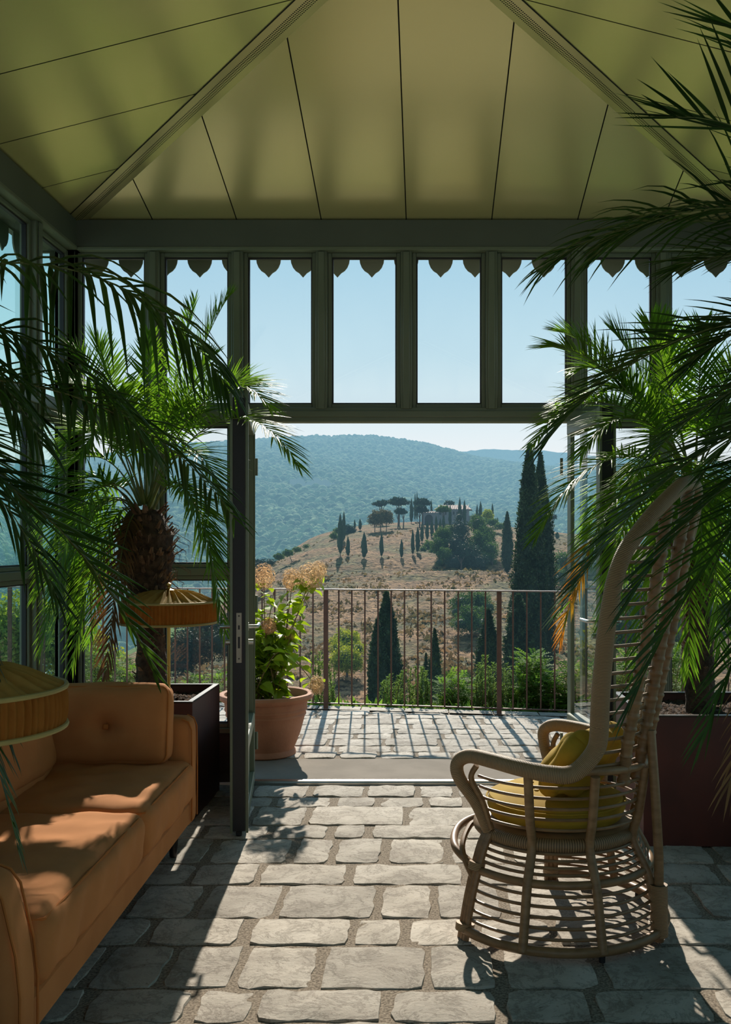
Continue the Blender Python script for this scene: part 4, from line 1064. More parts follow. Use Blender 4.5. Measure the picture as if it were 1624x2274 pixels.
    m = MB(); m.tube([pol(a, 0.338 - 0.006 * abs(a - 180) / 54, 0.612 + 0.012 * abs(a - 180) / 54) for a in range(124, 237, 4)], 0.0145, 10); m.build('top_ring', C_, e)
    m = MB(); m.tube([Vector((-0.402, 0, 0.0)), Vector((-0.40, 0, 0.3)), Vector((-0.385, 0, 0.55)), Vector((-0.37, 0, 0.74))], 0.017, 12); b = m.build('back_brace', C_, e)
    m = MB(); m.tube([Vector((-0.402, 0.0, 0.02)), Vector((-0.40, 0.0, 0.2))], 0.031, 14); m.build('binding', W, b)
    return C, phi
CC, PHI = build_chair()
f_ = Vector((cos(PHI), sin(PHI), 0)); l_ = Vector((-sin(PHI), cos(PHI), 0))
e = empty('seat_cushion', CC + Vector((0, 0, 0.384)), PHI); tag(e, 'round mustard yellow seat cushion in the cane chair', 'cushion')
s = MB(); s.lathe([(0, 0), (0.20, 0.0), (0.245, 0.012), (0.258, 0.045), (0.247, 0.08), (0.20, 0.098), (0.1, 0.108), (0, 0.11)], 56, rfun=lambda a, z, r: 1 + 0.008 * sin(a * 9) * sin(z * 40)); s.build('cushion_cover', M['mustard'], e)
s = MB(); s.tube([(0.257 * cos(2 * pi * i / 60), 0.257 * sin(2 * pi * i / 60), 0.07) for i in range(60)], 0.0045, 6, closed=True); s.build('piping', M['mustard'], e)
s = MB()
for a in range(5): s.lathe([(0.0, 0.1075), (0.011, 0.107), (0.008, 0.112), (0, 0.113)], 10, c=(0.1 * cos(a * 1.257), 0.1 * sin(a * 1.257), 0))
s.build('tuft_buttons', M['trim_band'], e)
e = empty('throw_pillow', CC - f_ * 0.11 + Vector((0, 0, 0.485)), PHI); tag(e, 'crumpled mustard velvet pillow leaning on the back of the cane chair', 'pillow')
vs, fs = cushion(0.12, 0.42, 0.24, r=0.05, bulge=0.04, n=20, seed=20, wr=0.006); T_ = Matrix.Rotation(R(-36), 4, 'Y') @ Matrix.Rotation(R(7), 4, 'X')
s = MB(); s.add([tuple(T_ @ Vector(p) + Vector((0, 0, 0.115))) for p in vs], fs); s.build('pillow_cover', M['mustard'], e)
# ------------------------------------------------------------------ terracotta pot and hydrangea
POT = (-1.078, 6.40, -0.004)
e = empty('terracotta_pot', POT); tag(e, 'large ribbed terracotta pot on the terrace slab left of the doorway', 'pot')
p = MB(); p.lathe([(0, 0), (0.185, 0), (0.198, 0.01), (0.196, 0.035), (0.186, 0.045), (0.205, 0.09), (0.228, 0.15), (0.247, 0.22), (0.258, 0.262), (0.265, 0.268), (0.266, 0.278), (0.262, 0.284),
    (0.266, 0.298), (0.273, 0.304), (0.274, 0.314), (0.270, 0.32), (0.274, 0.345), (0.272, 0.358), (0.290, 0.366), (0.309, 0.378), (0.316, 0.394), (0.309, 0.410), (0.292, 0.415), (0.276, 0.408), (0.268, 0.385), (0.262, 0.34)], 72)
p.build('pot_body', M['terracotta'], e)
s = MB(); s.lathe([(0.266, 0.35), (0.2, 0.365), (0.1, 0.37), (0, 0.372)], 40, zfun=lambda a, z, r: 0.006 * sin(a * 7 + r * 50)); tag(s.build('soil', M['soil'], e), kind='stuff')

def leafblade(mb, p, d, n, L_, w):
    """a folded, slightly drooping pointed oval leaf blade"""
    d = d.normalized(); s = d.cross(n).normalized(); n = s.cross(d).normalized()
    prof = [(0, 0.0), (0.12, 0.34), (0.35, 0.5), (0.6, 0.42), (0.82, 0.22), (1.0, 0.0)]
    mid = []; lf = []; rt = []
    for (t, q) in prof:
        c = p + d * L_ * t - n * (L_ * 0.28 * t * t)
        mid.append(c); lf.append(c + s * w * q + n * w * q * 0.35); rt.append(c - s * w * q + n * w * q * 0.35)
    k = len(prof); fs = []
    for i in range(k - 1): fs += [(i, i + 1, k + i + 1, k + i), (i + 1, i, 2 * k + i, 2 * k + i + 1)]
    mb.add(mid + lf + rt, fs)
def hydrangea():
    e = empty('hydrangea', (POT[0], POT[1], 0.36)); tag(e, 'hydrangea with yellow-green leaves and dried cream flower heads growing in the terracotta pot', 'flowering plant')
    rnd = random.Random(8); o = Vector((POT[0], POT[1], 0.36))
    heads = [(690, 1285, 6.35, 0.072), (650, 1290, 6.4, 0.058), (586, 1283, 6.3, 0.062), (703, 1523, 6.1, 0.042), (708, 1268, 6.5, 0.045), (641, 1412, 6.45, 0.035), (598, 1392, 6.3, 0.04)]
    tips = [(at(a, b, c) - o, r * 1.2) for a, b, c, r in heads]
    stems = MB(); leaves = MB()
    ends = [(t, r) for t, r in tips]
    for i in range(14):
        a = rnd.uniform(0, 6.28); r_ = rnd.uniform(0.05, 0.22); ends.append((Vector((r_ * cos(a) - 0.03, r_ * sin(a), rnd.uniform(0.28, 0.72))), 0))
    for (t, r) in ends:
        b = Vector((rnd.uniform(-0.09, 0.09), rnd.uniform(-0.08, 0.08), 0.0)); m1 = b.lerp(t, 0.45) + Vector((rnd.uniform(-.04, .04), rnd.uniform(-.04, .04), 0.06)); 
        if t.z < 0.3: m1 = m1 + Vector((0.0, 0, 0.22))
        c = catmull([b, m1, t], 8); stems.tube(c, [0.0042 - 0.0018 * k / len(c) for k in range(len(c))], 6)
        for k in range(2, len(c) - 1):
            for rep in range(3):
                if rnd.random() < 0.62:
                    a = rnd.uniform(0, 6.28); d = Vector((cos(a), sin(a), rnd.uniform(-0.5, 0.35))); L_ = rnd.uniform(0.055, 0.115); st = c[k] + d * 0.02
                    stems.tube([c[k], st], 0.0015, 4, cap=False)
                    leafblade(leaves, st, d, Vector((rnd.uniform(-.5, .5), rnd.uniform(-.5, .5), 1)), L_, L_ * rnd.uniform(0.75, 0.95))
    stems.build('stems', M['hyd_stem'], e); leaves.build('leaves', M['hyd_leaf'], e, smooth=False)
    for (t, r) in tips:
        f = MB(); n = int(330 * (r / 0.06) ** 1.3)
        for i in range(n):
            z = 1 - 2 * (i + 0.5) / n; a = i * 2.39996; q = sqrt(1 - z * z); nr = Vector((q * cos(a), q * sin(a), z * 1.15 + 0.1))
            rad = r * rnd.uniform(0.72, 1.08); c = t + nr * rad; nd = (nr + Vector((rnd.uniform(-.5, .5), rnd.uniform(-.5, .5), rnd.uniform(-.5, .5)))).normalized()
            s1 = nd.cross(Vector((0.3, 0.2, 1))).normalized(); s2 = nd.cross(s1); w = rnd.uniform(0.006, 0.009); an = rnd.uniform(0, 1.5)
            for k in range(4):
                a2 = an + k * pi / 2; dd = s1 * cos(a2) + s2 * sin(a2); de = s1 * cos(a2 + pi / 2) + s2 * sin(a2 + pi / 2)
                f.add([c, c + dd * w * 0.7 + de * w * 0.45 + nd * 0.001, c + dd * w * 1.25, c + dd * w * 0.7 - de * w * 0.45 + nd * 0.001], [(0, 1, 2, 3)])
        f.build('flower_head', M['hyd_flower'], e, smooth=False)
hydrangea()

# ------------------------------------------------------------------ railing along the terrace edge
def railing():
    xa, xb = -4.9, 4.4; ang = atan2(rail_y(xb) - rail_y(xa), xb - xa)
    e = empty('railing', (0, rail_y(0), 0), ang); tag(e, 'thin rusty iron railing of upright bars along the far terrace edge', 'railing')
    c = cos(ang); L0, L1 = xa / c, xb / c
    m = MB(); m.box(L0, L1, -0.02, 0.02, 1.008, 1.02, 0, 0.003); m.build('handrail', M['rail_top'], e)
    m = MB(); m.box(L0, L1, -0.012, 0.012, 0.045, 0.055, 0, 0.002); m.build('bottom_rail', M['rail'], e)
    # bar positions from the heavy post nearest the middle
    def xat(px):   # where the sight line meets the railing
        k = (px - PX) / F; y = 7.98 / (1 + 0.175 * k); return k * y
    x0 = xat(724) / c; x1 = xat(1109) / c; sp = (x1 - x0) / 13; n0 = -30; 
    for i in range(-32, 48):
        u = x0 + i * sp
        if u < L0 or u > L1: continue
        if i % 13 == 0:
            m = MB(); m.box(-0.02, 0.02, -0.007, 0.007, -0.08, 1.008, 0, 0.002); m.build('post', M['rail'], e, (u, 0, 0))
        else:
            m = MB(); m.box(-0.006, 0.006, -0.006, 0.006, 0.055, 1.008, 0, 0.0015); m.build('baluster', M['rail'], e, (u, 0, 0))
railing()

# ------------------------------------------------------------------ landscape
PYs = [8.0, 10, 15, 25, 35, 45, 60, 75, 90, 110, 130, 145, 160, 200, 260, 330, 400]
PZs = [-0.5, -1.3, -2.6, -4.1, -5.0, -4.6, -3.3, -1.8, -0.3, 2.1, 4.1, 4.7, 3.4, -8, -24, -34, -36]
LXs = [-90, -60, -40, -30, -24, -21, -19, -17.5, -15.5, -12, -8, -3, 0, 5, 10, 18, 26, 40, 60]
LZs = [34, 26, 17, 11, 7.4, 5.6, 4.1, 2.7, 1.7, 0.75, 0.15, 0, 0, 0.0, 0.35, 1.3, 2.2, 5, 12]
_xs = np.linspace(-90, 60, 601); _lz = np.interp(_xs, LXs, LZs); _k = np.ones(13) / 13; _lzs = np.convolve(np.pad(_lz, 6, mode='edge'), _k, 'valid')
_ysn = np.linspace(8, 400, 1400); _pz = np.interp(_ysn, PYs, PZs); _k2 = np.ones(31) / 31; _pzs = np.convolve(np.pad(_pz, 15, mode='edge'), _k2, 'valid')
_w = np.clip((_ysn - 14) / 10, 0, 1); _pzs = _pz * (1 - _w) + _pzs * _w
def snoise(x, y, seed=0):
    r_ = np.random.default_rng(seed); v = 0
    for i in range(7):
        a, b, c, d = r_.uniform(0.4, 1.6, 2).tolist() + r_.uniform(0, 6.28, 2).tolist()
        v = v + np.sin(x * a + c + 1.3 * np.sin(y * b * 0.7 + d)) * np.cos(y * b + d) / 7
    return v
def terr(x, y, rough=True):
    x = np.asarray(x, float); y = np.asarray(y, float)
    t = np.clip((y - 40) / 35, 0, 1); t = t * t * (3 - 2 * t)
    # the knoll leans a little to the right of the view line
    z = np.interp(y, _ysn, _pzs) - np.interp(x - 0.0 * y, _xs, _lzs) * (0.15 * (1 - t) + t)
    z = z + 0.25 * snoise(x * 0.25, y * 0.25, 2) * np.clip((y - 15) / 20, 0, 1)
    if rough:
        # farm terraces cut into the slope below the row of cypresses
        tr_ = np.exp(-((y - 85 + 0.15 * x) / 2.6) ** 2) * 0.45 - np.exp(-((y - 80 + 0.1 * x) / 2.0) ** 2) * 0.25 * (1 + snoise(x * 0.9, y * 0.3, 9))
        z = z - tr_ + 0.12 * snoise(x * 1.1, y * 0.8, 3) + 0.06 * snoise(x * 3.1, y * 2.3, 4) * (y < 120)
    return z
def fan_grid(us, ys):
    U, Y = np.meshgrid(us, ys); return U * Y, Y
us = np.concatenate([np.linspace(-0.95, -0.26, 90), np.linspace(-0.255, 0.2, 300), np.linspace(0.21, 0.95, 80)])
ysg = np.concatenate([np.linspace(8.15, 20, 30)[:-1], np.geomspace(20, 170, 280), np.linspace(172, 390, 40)])
X, Y = fan_grid(us, ysg); Y = Y + np.where(Y < 11, -0.175 * X * np.clip((11 - Y) / 3, 0, 1), 0)
Z = terr(X, Y) + np.where((Y > 20) & (Y < 120), RNG.random(X.shape) * 0.012 * np.sqrt(Y), 0)
def grid_obj(name, X, Y, Z, m, smooth=True):
    V = np.stack([X.ravel(), Y.ravel(), Z.ravel()], 1); I = np.arange(X.size).reshape(X.shape)
    Fq = np.stack([I[:-1, :-1].ravel(), I[:-1, 1:].ravel(), I[1:, 1:].ravel(), I[1:, :-1].ravel()], 1)
    return np_mesh(name, V, Fq, m, smooth=smooth)
def hill_mat():
    m, nt, N, L = nodes_of('dry_grass_hillside')
    out = N.new('ShaderNodeOutputMaterial'); b = N.new('ShaderNodeBsdfPrincipled'); b.inputs['Roughness'].default_value = 0.95; b.inputs['Specular IOR Level'].default_value = 0.1
    g = N.new('ShaderNodeNewGeometry')
    def noise(sc, det=5):
        n = N.new('ShaderNodeTexNoise'); n.inputs['Scale'].default_value = sc; n.inputs['Detail'].default_value = det; L.new(g.outputs['Position'], n.inputs['Vector']); return n.outputs[0]
    def ramp(src, a, b_, c1, c2):
        r_ = N.new('ShaderNodeValToRGB'); r_.color_ramp.elements[0].position = a; r_.color_ramp.elements[1].position = b_
        r_.color_ramp.elements[0].color = (*c1, 1); r_.color_ramp.elements[1].color = (*c2, 1); L.new(src, r_.inputs[0]); return r_.outputs[0]
    fine = ramp(noise(2.2, 8), 0.36, 0.66, (0.055, 0.032, 0.016), (0.37, 0.21, 0.10))
    scrub = ramp(noise(1.6, 7), 0.4, 0.62, (0.03, 0.034, 0.016), (0.19, 0.155, 0.065))
    green = ramp(noise(1.5, 6), 0.4, 0.62, (0.07, 0.13, 0.03), (0.17, 0.25, 0.06))
    mask = ramp(noise(0.16, 6), 0.44, 0.57, (0, 0, 0), (1, 1, 1))
    mx = N.new('ShaderNodeMix'); mx.data_type = 'RGBA'; L.new(mask, mx.inputs[0]); L.new(fine, mx.inputs[6]); L.new(scrub, mx.inputs[7])
    # greener ground on the near slope and out to the left in the valley
    sp = N.new('ShaderNodeSeparateXYZ'); L.new(g.outputs['Position'], sp.inputs[0])
    ml = N.new('ShaderNodeMapRange'); ml.inputs['From Min'].default_value = -17; ml.inputs['From Max'].default_value = -22; L.new(sp.outputs[0], ml.inputs[0])
    mn = N.new('ShaderNodeMapRange'); mn.inputs['From Min'].default_value = 22; mn.inputs['From Max'].default_value = 14; L.new(sp.outputs[1], mn.inputs[0])
    mm = N.new('ShaderNodeMath'); mm.operation = 'MAXIMUM'; L.new(ml.outputs[0], mm.inputs[0]); L.new(mn.outputs[0], mm.inputs[1])
    m2 = N.new('ShaderNodeMix'); m2.data_type = 'RGBA'; L.new(mm.outputs[0], m2.inputs[0]); L.new(mx.outputs[2], m2.inputs[6]); L.new(green, m2.inputs[7])
    L.new(m2.outputs[2], b.inputs['Base Color'])
    bp = N.new('ShaderNodeBump'); bp.inputs['Strength'].default_value = 1.0; bp.inputs['Distance'].default_value = 0.35; L.new(noise(1.8, 8), bp.inputs['Height']); L.new(bp.outputs[0], b.inputs['Normal'])
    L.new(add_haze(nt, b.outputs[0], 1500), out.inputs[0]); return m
M['hill'] = hill_mat()
tag(grid_obj('hillside', X, Y, Z, M['hill']), 'knoll of dry tan grass rising in the middle distance beyond the railing', 'hill', kind='structure')

# dry tussocks and scrub standing on the knoll
rg_t = np.random.default_rng(31); n = 42000
yy = np.exp(rg_t.uniform(np.log(26), np.log(118), n)); uu = rg_t.uniform(-0.26, 0.2, n); xx = uu * yy
cl = snoise(xx * 0.6, yy * 0.45, 21) + 0.6 * snoise(xx * 2.1, yy * 1.7, 22); kp = cl > rg_t.uniform(-0.15, 0.4, n) + np.where(yy > 82, 0.22, 0); xx, yy = xx[kp], yy[kp]
zz_ = terr(xx, yy) - 0.03
TM = leaf_mat('dry_tussock', (0.22, 0.145, 0.075), (0.11, 0.10, 0.045), trans=0.35, rough=0.95, haze=True, haze_len=1500, scale=0.35, spec=0.05, island=0.45, tcol=(1.1, 1.0, 0.9))
_b = rg_t.normal(size=(len(xx), 3)); _b[:, 2] *= 0.3; _b /= np.linalg.norm(_b, axis=1)[:, None]; _h = 0.10 + 0.16 * rg_t.random(len(xx)) ** 2; _P = np.stack([xx, yy, zz_], 1)
_V = np.stack([_P - _b * _h[:, None] * 1.3, _P + _b * _h[:, None] * 1.3, _P + _b * (rg_t.normal(size=len(xx)) * 0.4 * _h)[:, None] + np.stack([0 * _h, 0 * _h, _h * 1.2], 1)], 1).reshape(-1, 3)
tag(np_mesh('dry_tussocks', _V, np.arange(len(_V)).reshape(-1, 3), TM), 'dry tan tussocks and scrub scattered over the knoll', 'grass', kind='stuff')

# wooded mountains: terrain whose surface is thousands of tree crowns
def crowns(x, y, cell, seed):
    """height of rounded tree crowns on a jittered lattice"""
    gx = np.floor(x / cell); gy = np.floor(y / cell); best = np.zeros_like(x)
    for dx in (-1, 0, 1):
        for dy in (-1, 0, 1):
            ix = gx + dx; iy = gy + dy
            h = np.sin(ix * 127.1 + iy * 311.7 + seed) * 43758.5453; h = h - np.floor(h)
            h2 = np.sin(ix * 269.5 + iy * 183.3 + seed) * 43758.5453; h2 = h2 - np.floor(h2)
            h3 = np.sin(ix * 419.2 + iy * 371.9 + seed) * 43758.5453; h3 = h3 - np.floor(h3)
            d2 = ((x - (ix + 0.15 + 0.7 * h) * cell) ** 2 + (y - (iy + 0.15 + 0.7 * h2) * cell) ** 2) / (cell * (0.5 + 0.35 * h3)) ** 2
            best = np.maximum(best, np.sqrt(np.clip(1 - d2, 0, 1)) * (0.55 + 0.6 * h3))
    return best * cell * 0.75
MY = [380, 430, 520, 700, 900, 1150, 1500, 1800, 2100]
MZ = [-52, -34, -14, 14, 46, 88, 150, 196, 150]
def mount(x, y):
    z = np.interp(y, MY, MZ); u = x / y
    ridge = 1.0 + np.interp(u, [-0.95, -0.5, -0.36, -0.25, -0.12, -0.06, 0.0, 0.05, 0.12, 0.3, 0.95], [0.75, 0.72, 0.80, 0.93, 1.02, 1.02, 0.93, 0.80, 0.72, 0.7, 0.7]) - 1.0
    z = np.where(z > 0, z * ridge, z)
    z = z + 10 * np.sin(x * 0.011 + y * 0.004) * np.clip((y - 450) / 500, 0, 1) * np.clip((1900 - y) / 600, 0, 1) + 6 * snoise(x * 0.02, y * 0.012, 5) * np.clip((y - 420) / 200, 0, 1) * np.clip((1900 - y) / 500, 0.2, 1)
    z = z - 9 * np.exp(-((u + 0.19) / 0.05) ** 2) * np.exp(-((y - 560) / 90) ** 2)
    return z
us = np.concatenate([np.linspace(-0.95, -0.47, 120), np.linspace(-0.47, 0.19, 760), np.linspace(0.19, 0.95, 120)])
ysg = np.concatenate([np.geomspace(382, 1900, 620)])
X, Y = fan_grid(us, ysg); Zb = mount(X, Y)
cr = np.where(Y < 760, crowns(X, Y, 5.4, 1.3), crowns(X, Y, 7.5, 2.7)) * 1.5
field = np.exp(-(((X / Y + 0.125) / 0.03) ** 4 + ((Y - 905) / 26) ** 4)) > 0.4
Z = Zb + np.where(field, 0, cr + RNG.random(X.shape) * 0.5)
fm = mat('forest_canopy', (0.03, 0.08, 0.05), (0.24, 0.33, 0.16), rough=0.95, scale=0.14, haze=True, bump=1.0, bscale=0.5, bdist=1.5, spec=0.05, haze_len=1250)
M['field'] = mat('mown_field', (0.30, 0.26, 0.16), rough=0.95, haze=True, haze_len=1050)
mo = grid_obj('mountain', X, Y, Z, [fm, M['field']])
mi = field[:-1, :-1].ravel().astype(np.int32); mo.data.polygons.foreach_set('material_index', mi); mo.data.update()
tag(mo, 'long wooded mountain in blue haze behind the knoll', 'mountain', kind='structure')
us = np.linspace(-0.95, 0.95, 400); ysg = np.linspace(2300, 3300, 40); X, Y = fan_grid(us, ysg)
rg_ = np.interp(X / Y, [-0.95, -0.5, -0.3, -0.1, 0.0, 0.06, 0.12, 0.2, 0.4, 0.95], [200, 210, 225, 240, 268, 288, 284, 262, 240, 200])
Z = rg_ * np.interp(Y, [2300, 2900, 3300], [0.5, 1.0, 0.8]) + 4 * snoise(X * 0.01, Y * 0.01, 8) + RNG.random(X.shape) * 3
tag(grid_obj('mountain_ridge', X, Y, Z, fm), 'farther pale blue ridge showing above the mountain on the right', 'mountain', kind='structure')

# ------------------------------------------------------------------ trees
def tufts(centers, normals, size, rg, jitter=0.9, elong=1.0):
    """many small leafy triangles set about given points"""
    n = len(centers); a = rg.normal(size=(n, 3)); a /= np.linalg.norm(a, axis=1)[:, None]
    d1 = normals * (1 - jitter) + a * jitter; d1 /= np.linalg.norm(d1, axis=1)[:, None] + 1e-9
    b = np.cross(d1, rg.normal(size=(n, 3))); b /= np.linalg.norm(b, axis=1)[:, None] + 1e-9
    s = (size * rg.uniform(0.6, 1.4, n))[:, None]
    p0 = centers - b * s * 0.5; p1 = centers + b * s * 0.5; p2 = centers + d1 * s * 1.2 * elong
    V = np.stack([p0, p1, p2], 1).reshape(-1, 3); return V, np.arange(3 * n).reshape(n, 3)
def spindle(t, fat=0.5):
    """cypress outline, t from foot to tip"""
    return np.clip(0.35 + t / 0.35, 0, 1) * np.clip(t / 0.04, 0, 1) * (1 - np.clip((t - 0.4) / 0.6, 0, 1) ** 1.8)
def cypress(px, ytop, ybase, wpx, y, label, big=0, group=None, lean=0.0, ground=None):
    b = at(px, ybase, y); z0 = float(terr(b.x, b.y)) if ground is None else ground
    top = at(px, ytop, y).z; H = top - z0; Rm = wpx / 2 / F * y
    e = empty('cypress', (b.x, b.y, z0 - 0.05)); tag(e, label, 'cypress', group=group)
    m = MB(); m.tube([(0, 0, -0.3), (0, 0, H * 0.14), (0, 0, H * 0.5)], [Rm * 0.16, Rm * 0.13, Rm * 0.05], 7); m.build('trunk', M['bark'], e)
    rg = np.random.default_rng(int(px * 7 + ybase)); nz = 46 if big else 22; na = 26 if big else 12
    t = np.linspace(0, 1, nz); a = np.arange(na) * 2 * pi / na; T_, A = np.meshgrid(t, a, indexing='ij')
    lump = 1 + 0.16 * np.sin(A * 3 + T_ * 11 + px) + 0.12 * np.sin(A * 5 - T_ * 23) + rg.normal(0, 0.06, T_.shape)
    RR = Rm * spindle(T_) * lump * (0.86 if big else 1.0) + (0.0)
    zz = H * (0.07 + 0.93 * T_)
    V = np.stack([RR * np.cos(A) + lean * H * T_, RR * np.sin(A), zz], -1).reshape(-1, 3); I = np.arange(nz * na).reshape(nz, na)
    Fq = np.stack([I[:-1].ravel(), np.roll(I[:-1], -1, 1).ravel(), np.roll(I[1:], -1, 1).ravel(), I[1:].ravel()], 1)
    if big:
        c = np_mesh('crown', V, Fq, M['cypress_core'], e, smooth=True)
        n = big; tt = rg.random(n) ** 0.9; aa = rg.uniform(0, 2 * pi, n); lp = 1 + 0.16 * np.sin(aa * 3 + tt * 11 + px) + 0.12 * np.sin(aa * 5 - tt * 23)
        r_ = Rm * spindle(tt) * lp * rg.uniform(0.78, 1.1, n) + 0.01 * Rm; cen = np.stack([r_ * np.cos(aa) + lean * H * tt, r_ * np.sin(aa), H * (0.06 + 0.94 * tt)], 1)
        nr = np.stack([np.cos(aa) * 0.35, np.sin(aa) * 0.35, np.full(n, 1.0)], 1)
        V, Ft = tufts(cen, nr, Rm * 0.17 if big < 9000 else Rm * 0.115, rg, 0.55, 1.3); np_mesh('foliage', V, Ft, M['cypress'], c)
    else: np_mesh('crown', V, Fq, M['cypress_far'], e, smooth=False)
    return e
HC = [ # px, top, base, width, distance, label
    (756, 1137, 1248, 13, 96, 'tallest cypress at the left end of the row on the dry slope, touching its twin'), (764, 1133, 1212, 9, 108, 'slim cypress just behind the tallest left-end cypress'),
    (773, 1189, 1247, 9, 95, 'short cypress right of the tall left-end pair'), (809, 1179, 1249, 13, 93, 'dark spindle cypress alone on the dry slope, second gap from the left'),
    (847.5, 1181, 1250, 9, 93, 'narrow cypress alone in the middle of the dry slope'), (892, 1195, 1254, 8, 92, 'thinnest pale cypress between the middle one and the grouped pair'),
    (917, 1173, 1243, 8, 94, 'left cypress of the close pair on the dry slope'), (928, 1167, 1238, 10, 96, 'right cypress of the close pair on the dry slope'),
    (937.5, 1160, 1200, 8, 106, 'lowest cypress of the avenue climbing to the villa'), (949, 1154, 1198, 8, 108, 'second cypress up the avenue to the villa'), (959.5, 1152, 1194, 8, 111, 'third cypress up the avenue to the villa'),
    (969, 1143, 1186, 7, 114, 'fourth cypress up the avenue to the villa'), (978, 1149, 1178, 6, 118, 'fifth cypress up the avenue to the villa'), (985.5, 1141, 1173, 7, 122, 'highest cypress of the avenue below the villa arch'),
    (922, 1092, 1166, 5, 140, 'left of the two thin cypress tips above the stone pines'), (926.5, 1090, 1166, 5, 142, 'right of the two thin cypress tips above the stone pines'), (914, 1104, 1166, 8, 136, 'cypress hedge tree between the stone pines'),
    (958.5, 1107, 1164, 5, 138, 'slim cypress against the left end of the villa'), (1000, 1118, 1160, 7, 126, 'cypress standing before the villa front'),
    (1021.5, 1102, 1158, 8, 128, 'pointed cypress before the right half of the villa roof'), (1032, 1108, 1158, 8, 128, 'slightly shorter cypress beside it at the right end of the villa'),
    (1060, 1118, 1162, 6, 142, 'small cypress left of the pair on the hilltop right of the villa'), (1067.5, 1111, 1162, 8, 134, 'taller cypress of the pair on the hilltop right of the villa'),
    (1094, 1115, 1162, 6, 134, 'cypress behind the bright green hilltop tree'), (1105, 1147, 1168, 4, 138, 'tiny cypress farthest right on the hilltop'),
    (788, 1152, 1188, 5, 124, 'small cypress left of two on the left skyline'), (800, 1150, 1187, 7, 122, 'small cypress right of two on the left skyline')]
for (a, b, c, w, y, l) in HC: cypress(a, b, c, w, y, l)
cypress(1127, 1136, 1278, 25, 82, 'broad dark cypress with a bare pale trunk left of the giant pair', big=2600)
cypress(1157, 1124, 1260, 13, 88, 'dark cypress half hidden behind the left edge of the giant pair', big=1200)
cypress(1176, 985, 1520, 70, 34, 'left and tallest of the giant pair of cypresses beyond the railing', big=17000)
cypress(1201, 1004, 1520, 62, 36, 'right tree of the giant pair of cypresses beyond the railing', big=14000)
cypress(1152, 1320, 1600, 66, 31, 'low dark cypress at the foot of the giant pair', big=6000)
cypress(858, 1312, 1600, 68, 25, 'dark bushy cypress standing alone behind the railing left of centre', big=9500)
cypress(838, 1372, 1600, 44, 24, 'shorter stem of cypress joined to the left of the lone bushy one', big=4000)
cypress(966, 1393, 1620, 36, 22, 'small slim cypress behind the railing near the centre', big=3500)
cypress(946, 1446, 1620, 26, 22.5, 'smallest cypress left of the slim one behind the railing', big=2000)
cypress(1003, 1475, 1620, 16, 21, 'tiny dark cypress tip right of the slim one behind the railing', big=1200)
cypress(1085, 1352, 1600, 56, 28, 'ragged dark cypress behind the railing left of the giant pair', big=5500)
cypress(1238, 1180, 1290, 9, 120, 'faint far cypress right of the giant pair')

def blob_tree(name, label, cat, blobs, mt, ntuft, tsize, trunk=None, seed=0, core=None, y=None, group=None):
    """blobs: (px, py, distance, radius in px, squash). Crown is leafy tufts round dark cores."""
    rg = np.random.default_rng(seed); cs = [(at(a, b, c), d / F * c, q) for (a, b, c, d, q) in blobs]
    bx = sum(c.x for c, _, _ in cs) / len(cs); by = sum(c.y for c, _, _ in cs) / len(cs); gz = float(terr(bx, by))
    if y is not None: gz = y
    e = empty(name, (bx, by, gz)); tag(e, label, cat, group=group); o = Vector((bx, by, gz))
    VV = []; FF_ = []; n0 = 0; k = MB()
    tot = sum(r_ ** 2 for _, r_, _ in cs)
    for (c, r_, q) in cs:
        c = c - o; n = int(ntuft * r_ * r_ / tot); v = rg.normal(size=(n, 3)); v /= np.linalg.norm(v, axis=1)[:, None]
        lump = 1 + 0.13 * np.sin(v[:, 0] * 5 + v[:, 2] * 4 + c.x) + 0.1 * np.sin(v[:, 1] * 7 - v[:, 2] * 6)
        rad = r_ * lump * rg.uniform(0.5, 1.08, n) ** 0.6; P_ = v * rad[:, None]; P_[:, 2] *= q; P_ += np.array(c)
        V, Ft = tufts(P_, v, r_ * tsize * 1.25, rg, 0.75); VV.append(V); FF_.append(Ft + n0); n0 += len(V)
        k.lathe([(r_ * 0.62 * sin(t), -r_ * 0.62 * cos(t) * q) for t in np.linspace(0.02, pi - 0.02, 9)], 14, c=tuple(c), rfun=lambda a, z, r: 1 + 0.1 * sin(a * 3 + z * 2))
    if trunk:
        t = MB()
        for (px, py0, py1, d, w) in trunk:
            a = at(px, py0, d) - o; b = at(px, py1, d) - o; g = Vector((b.x, b.y, float(terr(b.x + bx, b.y + by)) - gz - 0.1))
            t.tube([g, g.lerp(a, 0.5) + Vector((0.05, 0, 0)), a], [w / F * d, w * 0.8 / F * d, w * 0.5 / F * d], 7)
            for s_ in (-1, 1): t.tube([g.lerp(a, 0.6), a + Vector((s_ * w * 4 / F * d, 0, (a - g).length * 0.15))], [w * 0.5 / F * d, w * 0.25 / F * d], 5)
        t.build('trunk', M['bark'], e)
    elif cs[0][0].z - cs[0][1] * cs[0][2] > gz - 5:
        t = MB(); t.tube([(0, 0, -0.15), tuple(cs[0][0] - o)], [cs[0][1] * 0.08, cs[0][1] * 0.05], 6); t.build('trunk', M['bark'], e)
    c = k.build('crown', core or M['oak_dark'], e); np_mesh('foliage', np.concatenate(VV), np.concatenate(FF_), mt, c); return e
OK, OD = M['oak'], M['oak_dark']
blob_tree('stone_pine', 'leftmost umbrella-shaped stone pine on the hilltop', 'pine', [(845, 1118, 132, 13, .42), (855, 1115, 133, 10, .42), (834, 1119, 132, 8, .42)], OD, 1200, .16, [(848, 1124, 1170, 132, 2)], 1)
